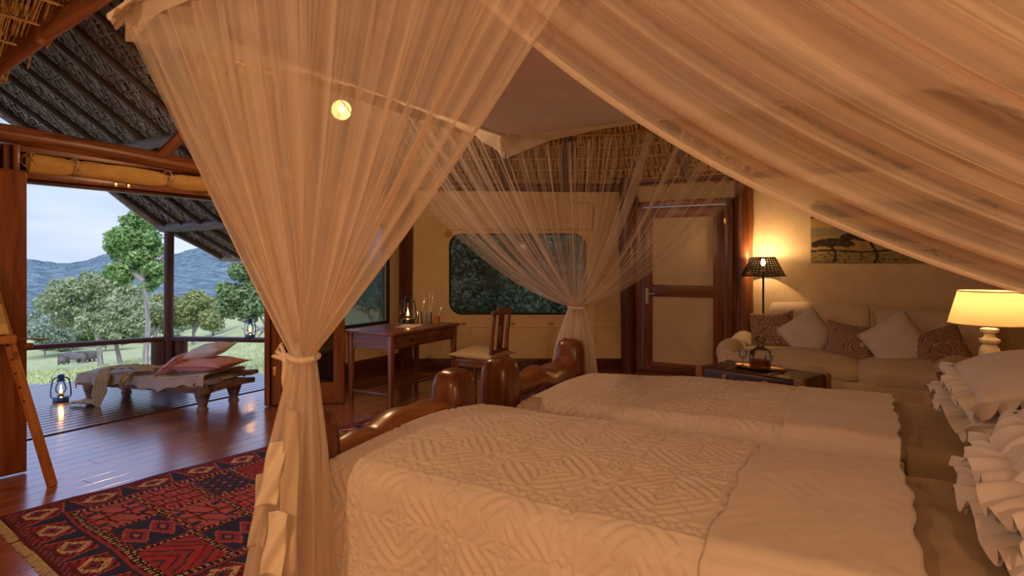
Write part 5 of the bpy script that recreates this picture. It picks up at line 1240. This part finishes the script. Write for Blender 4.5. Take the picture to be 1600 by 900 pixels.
# ------------------------------------------------------------------ trunk with tray and decanter
tk = thing('leather_trunk', 'old dark leather trunk with tan straps at the foot of the sofa', 'trunk', (-.76, 5.66, 0), math.radians(-20.3))
TW, TD, TH_ = .92, .50, .50
MB().box((0, 0, .17), (TW, TD, .34)).build('body', 'trunk_leather', tk, bevel=.02, seg=3); MB().box((0, 0, .425), (TW+.01, TD+.01, .15)).build('lid', 'trunk_leather', tk, bevel=.035, seg=3)
MB().box((0, 0, .345), (TW+.02, TD+.02, .02)).build('rim', 'black_trim', tk, bevel=.004)
for x in (-.20, .17):
    mb = MB(); h = TD/2+.012; pts = [(-h, .02), (-h, .44), (-h+.04, .497), (0, .508), (h-.04, .497), (h, .44), (h, .02)]
    for (y0, z0), (y1, z1) in zip(pts[:-1], pts[1:]): a, b = Vector((x, y0, z0)), Vector((x, y1, z1)); d = b-a; mb.box((a+b)/2, (.045, .010, d.length+.006), Matrix.Rotation(math.atan2(-d.y, d.z), 3, 'X'))
    st = mb.build('strap', 'trunk_strap', tk, bevel=.002); MB().box((x, -TD/2-.022, .33), (.06, .012, .05)).build('buckle', 'brass', st, bevel=.004)
for x in (-TW/2, TW/2):
    for y in (-TD/2, TD/2): MB().box((x*.975, y*.965, .43), (.075, .065, .15)).build('corner_cap', 'trunk_strap', tk, bevel=.02)
MB().box((-.02, -TD/2-.012, .36), (.09, .02, .08)).build('lock_plate', 'iron', tk, bevel=.006)
for s in (-1, 1): MB().tube([(s*(TW/2+.012), -.08, .26), (s*(TW/2+.035), -.05, .25), (s*(TW/2+.035), .05, .25), (s*(TW/2+.012), .08, .26)], .012, 8).build('handle', 'trunk_strap', tk)
TP = onray(1186, 566, 5.66)
ty = thing('serving_tray', 'oval brass serving tray on the leather trunk', 'tray', (TP.x, TP.y, .515), math.radians(-20))
MB().lathe([(.20, .0), (.215, .012), (.22, .014), (.20, .006), (.001, .005)], seg=40, M=Matrix.Diagonal((1.0, .62, 1)).to_3x3()).build('dish', 'brass', ty)
dc = thing('decanter', 'square cut glass decanter half full of amber spirit on the tray', 'decanter', (TP.x+.01, TP.y+.01, .523), math.radians(-12)); dc.scale = (1.75, 1.75, 1.18)
MB().tube([(0, 0, .0), (0, 0, .012), (0, 0, .115), (0, 0, .128)], [.040, .044, .044, .036], 20, square=6).build('glass_body', 'glass', dc)
MB().tube([(0, 0, .008), (0, 0, .052)], .039, 20, square=6).build('spirit', 'amber', dc)
MB().lathe([(.040, .127), (.024, .142), (.015, .155), (.015, .175), (.024, .182)], seg=18, cap=False).build('neck', 'glass', dc); MB().lathe([(.010, .180), (.026, .196), (.028, .212), (.018, .226), (.001, .230)], seg=10).build('stopper', 'glass', dc)
for k, (dx, dy, h) in enumerate(((-.075, -.03, .10), (.055, -.055, .085))):
    g_ = thing('sherry_glass', ['small stemmed glass left of the decanter', 'small tumbler in front of the decanter, to its right'][k], 'glass', (TP.x+dx*1.7, TP.y+dy*1.7, .523)); g_.scale = (1.4, 1.4, 1.4)
    MB().lathe([(.024, 0), (.022, .004), (.005, .008), (.005, h*.5), (.018, h*.58), (.025, h*.8), (.022, h)], seg=18, cap=False).build('bowl', 'glass', g_)
# ------------------------------------------------------------------ mosquito net over the beds
FX0, FX1, FY0, FY1, FZ = -2.5, 1.55, 1.27, 4.22, 2.48
NT = thing('mosquito_net', 'large draped white mosquito net canopy over the twin beds', 'net', (-.5, 2.75, FZ)); og = NT.location
T1, T2 = Vector((-1.66, 1.42, 1.12)), Vector((-1.84, 4.12, 1.11)); T3, T4 = Vector((1.55, 1.38, 1.38)), Vector((1.5, 4.25, 1.12))
def drape(top, tie, n, m, amp, pl, seed, mat, sag=(0, 0), out=Vector((0, 0, 0)), rad=.035, nrm=None, pw=1.0, z0=None, vmax=1.0, sagp=None, name='net_curtain', edge_w=0, rv=None, hems=()):
    q = np.random.default_rng(seed); U = np.linspace(0, 1, n); Vv = np.linspace(0, vmax, m)
    ph = q.uniform(0, 6.28, 12); fr = np.array([1, 1.37, .61, 2.23, 3.1, .37]); am = np.array([1, .7, .8, .5, .3, .8])
    f = sum(a*np.sin(2*PI*pl*k*U+p) for a, k, p in zip(am, fr, ph))/2.0; g = sum(a*np.cos(2*PI*pl*k*U+p) for a, k, p in zip(am, fr, ph))/2.0
    P = np.zeros((m, n, 3)); UV = np.zeros((m, n, 2))
    tops = np.array([tuple(top(u)) for u in U]); tv = np.array(tuple(tie))
    if nrm is None:
        d = Vector(tops[-1]-tops[0]); nrm = d.cross(Vector((0, 0, 1))).normalized()
    nv = np.array(tuple(nrm)); al = np.array(tuple((Vector(tops[-1]-tops[0])).normalized()))
    for i, v in enumerate(Vv):
        k = v**pw
        off = np.outer(np.cos(U*PI*6+seed), nv)*rad*.6+np.outer((U-.5)*2, al)*rad
        base = tops*(1-k)+(tv+off)*k
        sg = (sag[0]*(1-U)+sag[1]*U if sagp is None else np.array([sagp(u) for u in U]))*4*v*(1-v)
        base[:, 2] -= sg; base += np.outer(4*v*(1-v)*np.ones(n), np.array(tuple(out)))
        env = amp*(.35+.9*math.sin(PI*min(1, v*.9+.08)))*(1-.55*v)
        if rv is not None: env *= rv(v)
        base += np.outer(f*env, nv)+np.outer(g*env*.5, al)
        P[i] = base; UV[i, :, 0] = U; UV[i, :, 1] = v
    for hm in hems:
        cols = slice(0, hm) if hm > 0 else slice(n+hm, n); gridmesh('edge_hem', P[:, cols]-nv*.003, 'net_hem', NT, uv=UV[:, cols]*np.array([1, .2]), org=og)
    return gridmesh(name, P, mat, NT, uv=UV, org=og)
lin = lambda a, b: (lambda u: Vector(a).lerp(Vector(b), u))
VZ = FZ-.10
# near left curtain: foot half and side half, both gathered at T1
drape(lin((FX0, 2.95, VZ), (FX0, FY0, VZ)), T1, 420, 60, .030, 14, 1, 'net_near', (.16, .03))
drape(lin((FX0, FY0, VZ), (-.33, FY0, VZ)), T1, 420, 60, .030, 14, 2, 'net_near', (.02, .05), nrm=Vector((0, -1, 0)), hems=(-9,))
# far left curtain gathered at T2
drape(lin((FX0, 2.35, VZ), (FX0, FY1, VZ)), T2, 420, 60, .022, 18, 3, 'net_far', (.22, .10), hems=(6,))
drape(lin((FX0, FY1, VZ), (-.32, FY1, VZ)), T2, 420, 60, .022, 16, 4, 'net_far', (.10, .20), nrm=Vector((0, -1, 0)))
# near right swag, swept towards the head of the bed, and the far right curtain
drape(lin((-1.18, 1.33, FZ), (FX1+.1, 1.33, FZ)), T3, 620, 80, .050, 11, 5, 'net_swag', nrm=Vector((0, -1, .25)).normalized(), sagp=lambda u: .44*(1-u)**1.0+.06, rad=.05, out=Vector((0, -.03, 0)), hems=(7,))
drape(lin((-.55, FY1, VZ), (FX1, FY1, VZ)), T4, 200, 40, .022, 9, 6, 'net_far', (-.06, .05), nrm=Vector((0, -1, 0)))
# light layer of plain net over the swag area (second thickness of the overlap)
drape(lin((-1.05, 1.37, FZ), (FX1+.1, 1.37, FZ)), T3+Vector((0, .03, .05)), 200, 50, .02, 5, 7, 'net_plain', nrm=Vector((0, -1, .25)).normalized(), sagp=lambda u: .20*(1-u)+.02, rad=.05)
# tails below the ties
def tail(tie, zb, r0, r1, pl, seed, mat, shift=Vector((0, 0, 0)), n=360, m=40, sq=1.0, bulge=None):
    q = np.random.default_rng(seed); th = np.linspace(0, 2*PI, n); P = np.zeros((m, n, 3)); UV = np.zeros((m, n, 2)); ph = q.uniform(0, 6, 4)
    for i in range(m):
        v = i/(m-1); z = tie.z+(zb-tie.z)*v; r = r0+(r1-r0)*(1-(1-v)**1.8) if bulge is None else float(np.interp(v, *bulge))
        w = 1+(.05+.16*v)*np.sin(pl*th+ph[0]+v*1.5)+(.03+.10*v)*np.sin(pl*1.7*th+ph[1]-v)+.06*v*np.sin(pl*2.9*th+ph[2])
        P[i, :, 0] = tie.x+shift.x*v+r*np.cos(th)*w; P[i, :, 1] = tie.y+shift.y*v+r*sq*np.sin(th)*w; P[i, :, 2] = z+.006*np.sin(th*9)*v
        UV[i, :, 0] = th/(2*PI); UV[i, :, 1] = v*.3
    gridmesh('net_tail', P, mat, NT, uv=UV, org=og)
tail(T1, .01, .035, .2, 13, 1, 'net_tail', Vector((-.055, -.04, 0)), bulge=([0, .08, .3, .5, .75, 1], [.040, .055, .095, .110, .135, .165]))
tail(T1, .05, .03, .2, 9, 5, 'net_tail', Vector((-.05, -.02, 0)), bulge=([0, .08, .3, .5, .75, 1], [.030, .040, .060, .075, .09, .12]))
tail(T2, .25, .045, .2, 13, 2, 'net_tail', Vector((-.03, -.02, 0)), bulge=([0, .1, .3, .6, 1], [.06, .085, .13, .16, .19]))
tail(T3, .25, .045, .2, 13, 3, 'net_tail', Vector((0, 0, 0)), bulge=([0, .1, .3, .6, 1], [.06, .085, .13, .16, .19]))
tail(T4, .25, .045, .2, 13, 4, 'net_tail', Vector((0, 0, 0)), bulge=([0, .1, .3, .6, 1], [.06, .085, .13, .16, .19]))
# ties: band round the gather, bow and hanging ends
for T, r in ((T1, .047), (T2, .062), (T3, .06), (T4, .06)):
    MB().tube([(T.x+r*math.cos(a), T.y+r*math.sin(a), T.z+.004*math.sin(a*2)) for a in np.linspace(0, 2*PI, 25)], .011, 8, cap=False).build('tie_band', 'cotton', NT, org=og)
lf = Vector((-CC, -SS, 0)); kn = T1+lf*.055+Vector((SS, -CC, 0))*.02
MB().tube([kn+Vector((0, 0, -.018)), kn+Vector((0, 0, .0)), kn+Vector((0, 0, .018))], [.010, .016, .010], 8).build('tie_knot', 'cotton', NT, org=og)
for s, (a, b) in enumerate(((.03, .05), (.045, .02))):
    MB().tube([kn, kn+lf*a*.6+Vector((0, 0, b)), kn+lf*a+Vector((0, 0, b*.5)), kn+Vector((0, 0, -.005))], .0075, 6).build('tie_loop', 'cotton', NT, org=og)
def strip(name, p0, p1, w, mat='cotton', wav=.01, seed=0, dirv=None):
    p0, p1 = Vector(p0), Vector(p1); n, m = 24, 8; P = np.zeros((m, n, 3)); sd = dirv or Vector((CC, SS, 0)); nn = Vector((SS, -CC, 0))
    for j in range(n):
        f = j/(n-1); c = p0.lerp(p1, f)
        for i in range(m): s = i/(m-1)-.5; P[i, j] = c+sd*(s*w*(1+.15*f))+nn*(wav*math.sin(s*5+f*7+seed))
    gridmesh(name, P, mat, NT, org=og, thick=.0015)
def atpx(px, py, depth): return Vector(camw((px-800)/FPX*depth, depth, CH-(py-HY)/FPX*depth))
strip('tie_end', kn+Vector((0, 0, -.01)), atpx(454, 632, 2.05), .034, seed=1); strip('tie_end', kn+Vector((.0, 0, -.01)), atpx(463, 600, 2.03), .02, seed=2)
strip('cotton_hem', atpx(436, 690, 1.96), atpx(415, 790, 1.92), .058, seed=3); strip('cotton_hem', atpx(413, 740, 1.98), atpx(400, 855, 1.94), .045, seed=4, mat='net_hem'); strip('cotton_hem', atpx(436, 800, 1.90), atpx(424, 900, 1.88), .062, seed=5, mat='cotton')
strip('cotton_hem', atpx(455, 640, 1.98), atpx(450, 900, 1.90), .05, seed=7, mat='net_hem')
# canopy top, frame and valance
n, m = 60, 50; P = np.zeros((m, n, 3)); UV = np.zeros((m, n, 2))
for i in range(m):
    for j in range(n):
        u, v = j/(n-1), i/(m-1); P[i, j] = (FX0+(FX1-FX0)*u, FY0+(FY1-FY0)*v, FZ-.05*math.sin(PI*u)*math.sin(PI*v)-.008*math.sin(u*21)*math.sin(v*15)); UV[i, j] = (u, v)
gridmesh('canopy_top', P, 'canopy_cotton', NT, uv=UV, org=og)
for a, b in (((FX0, FY0), (FX0, FY1)), ((FX0, FY1), (FX1, FY1)), ((FX1, FY1), (FX1, FY0)), ((FX1, FY0), (FX0, FY0))):
    MB().tube([(a[0], a[1], FZ-.01), (b[0], b[1], FZ-.01)], .012, 8).build('frame_pole', 'cotton', NT, org=og)
def valance(a, b, h, seed, mat='net_hem', both=True):
    n, m = 160, 8; P = np.zeros((m, n, 3)); UV = np.zeros((m, n, 2)); a, b = Vector(a), Vector(b); d = (b-a).normalized(); nn = Vector((d.y, -d.x, 0)); Lh = (b-a).length
    for i in range(m):
        for j in range(n): u, v = j/(n-1), i/(m-1); p = a.lerp(b, u)+nn*(.012+.012*v*math.sin(u*60+seed)+.01*v)+Vector((0, 0, -v*(.02+h*max(math.exp(-u*Lh/.45), math.exp(-(1-u)*Lh/.45) if both else 0))*(1+.12*math.sin(u*9+seed)))); P[i, j] = p; UV[i, j] = (u, v*.3)
    gridmesh('valance', P, mat, NT, uv=UV, org=og)
valance((FX0, FY1, FZ), (FX0, FY0, FZ), .15, 1); valance((FX0, FY1, FZ), (FX1, FY1, FZ), .15, 2); valance((FX1, FY0, FZ), (FX0, FY0, FZ), .11, 4)
# gathered corner cloths and their ropes
def corner(c, sx, sy, w, drop, seed, mat='cotton'):
    n, m = 60, 16; P = np.zeros((m, n, 3)); c = Vector(c)
    for i in range(m):
        v = i/(m-1)
        for j in range(n):
            u = j/(n-1); a = (-.35+u*(PI/2+.7)); d = Vector((math.cos(a)*sx, math.sin(a)*sy, 0)); r = w*(.15+.85*v)*(1+.05*math.sin(u*21+seed))
            P[i, j] = c+d*r*.55+Vector((-sx*.10*(1-v), -sy*.10*(1-v), .05-.03*v-drop*v**2*(1+.10*math.sin(u*17+seed))+.008*math.sin(u*34)*v))
    gridmesh('corner_cloth', P, mat, NT, org=og, thick=.002)
corner((FX0+.04, FY0+.05, FZ+.02), -1, -1, .22, .13, 1); corner((FX0+.04, FY1-.05, FZ-.02), -1, 1, .22, .12, 2, 'net_hem')
q0 = Vector((FX0-.02, FY0-.02, FZ+.03))
MB().tube([q0, q0+Vector((-.05, .02, .03)), q0+Vector((-.12, .04, .03)), q0+Vector((-.17, .05, .05))], .008, 7, jit=.1).build('corner_rope', 'cotton', NT, org=og)
for x, y in ((FX0, FY0), (FX0, FY1), (FX1, FY0), (FX1, FY1)):
    d_ = min(x-XL, ZC-(-SS*x+CC*y), YD-y, X1-x, y-Y0); MB().tube([(x, y, FZ), (x, y, Z0R+K*d_-.02)], .004, 5).build('hanging_cord', 'rope', NT, org=og)
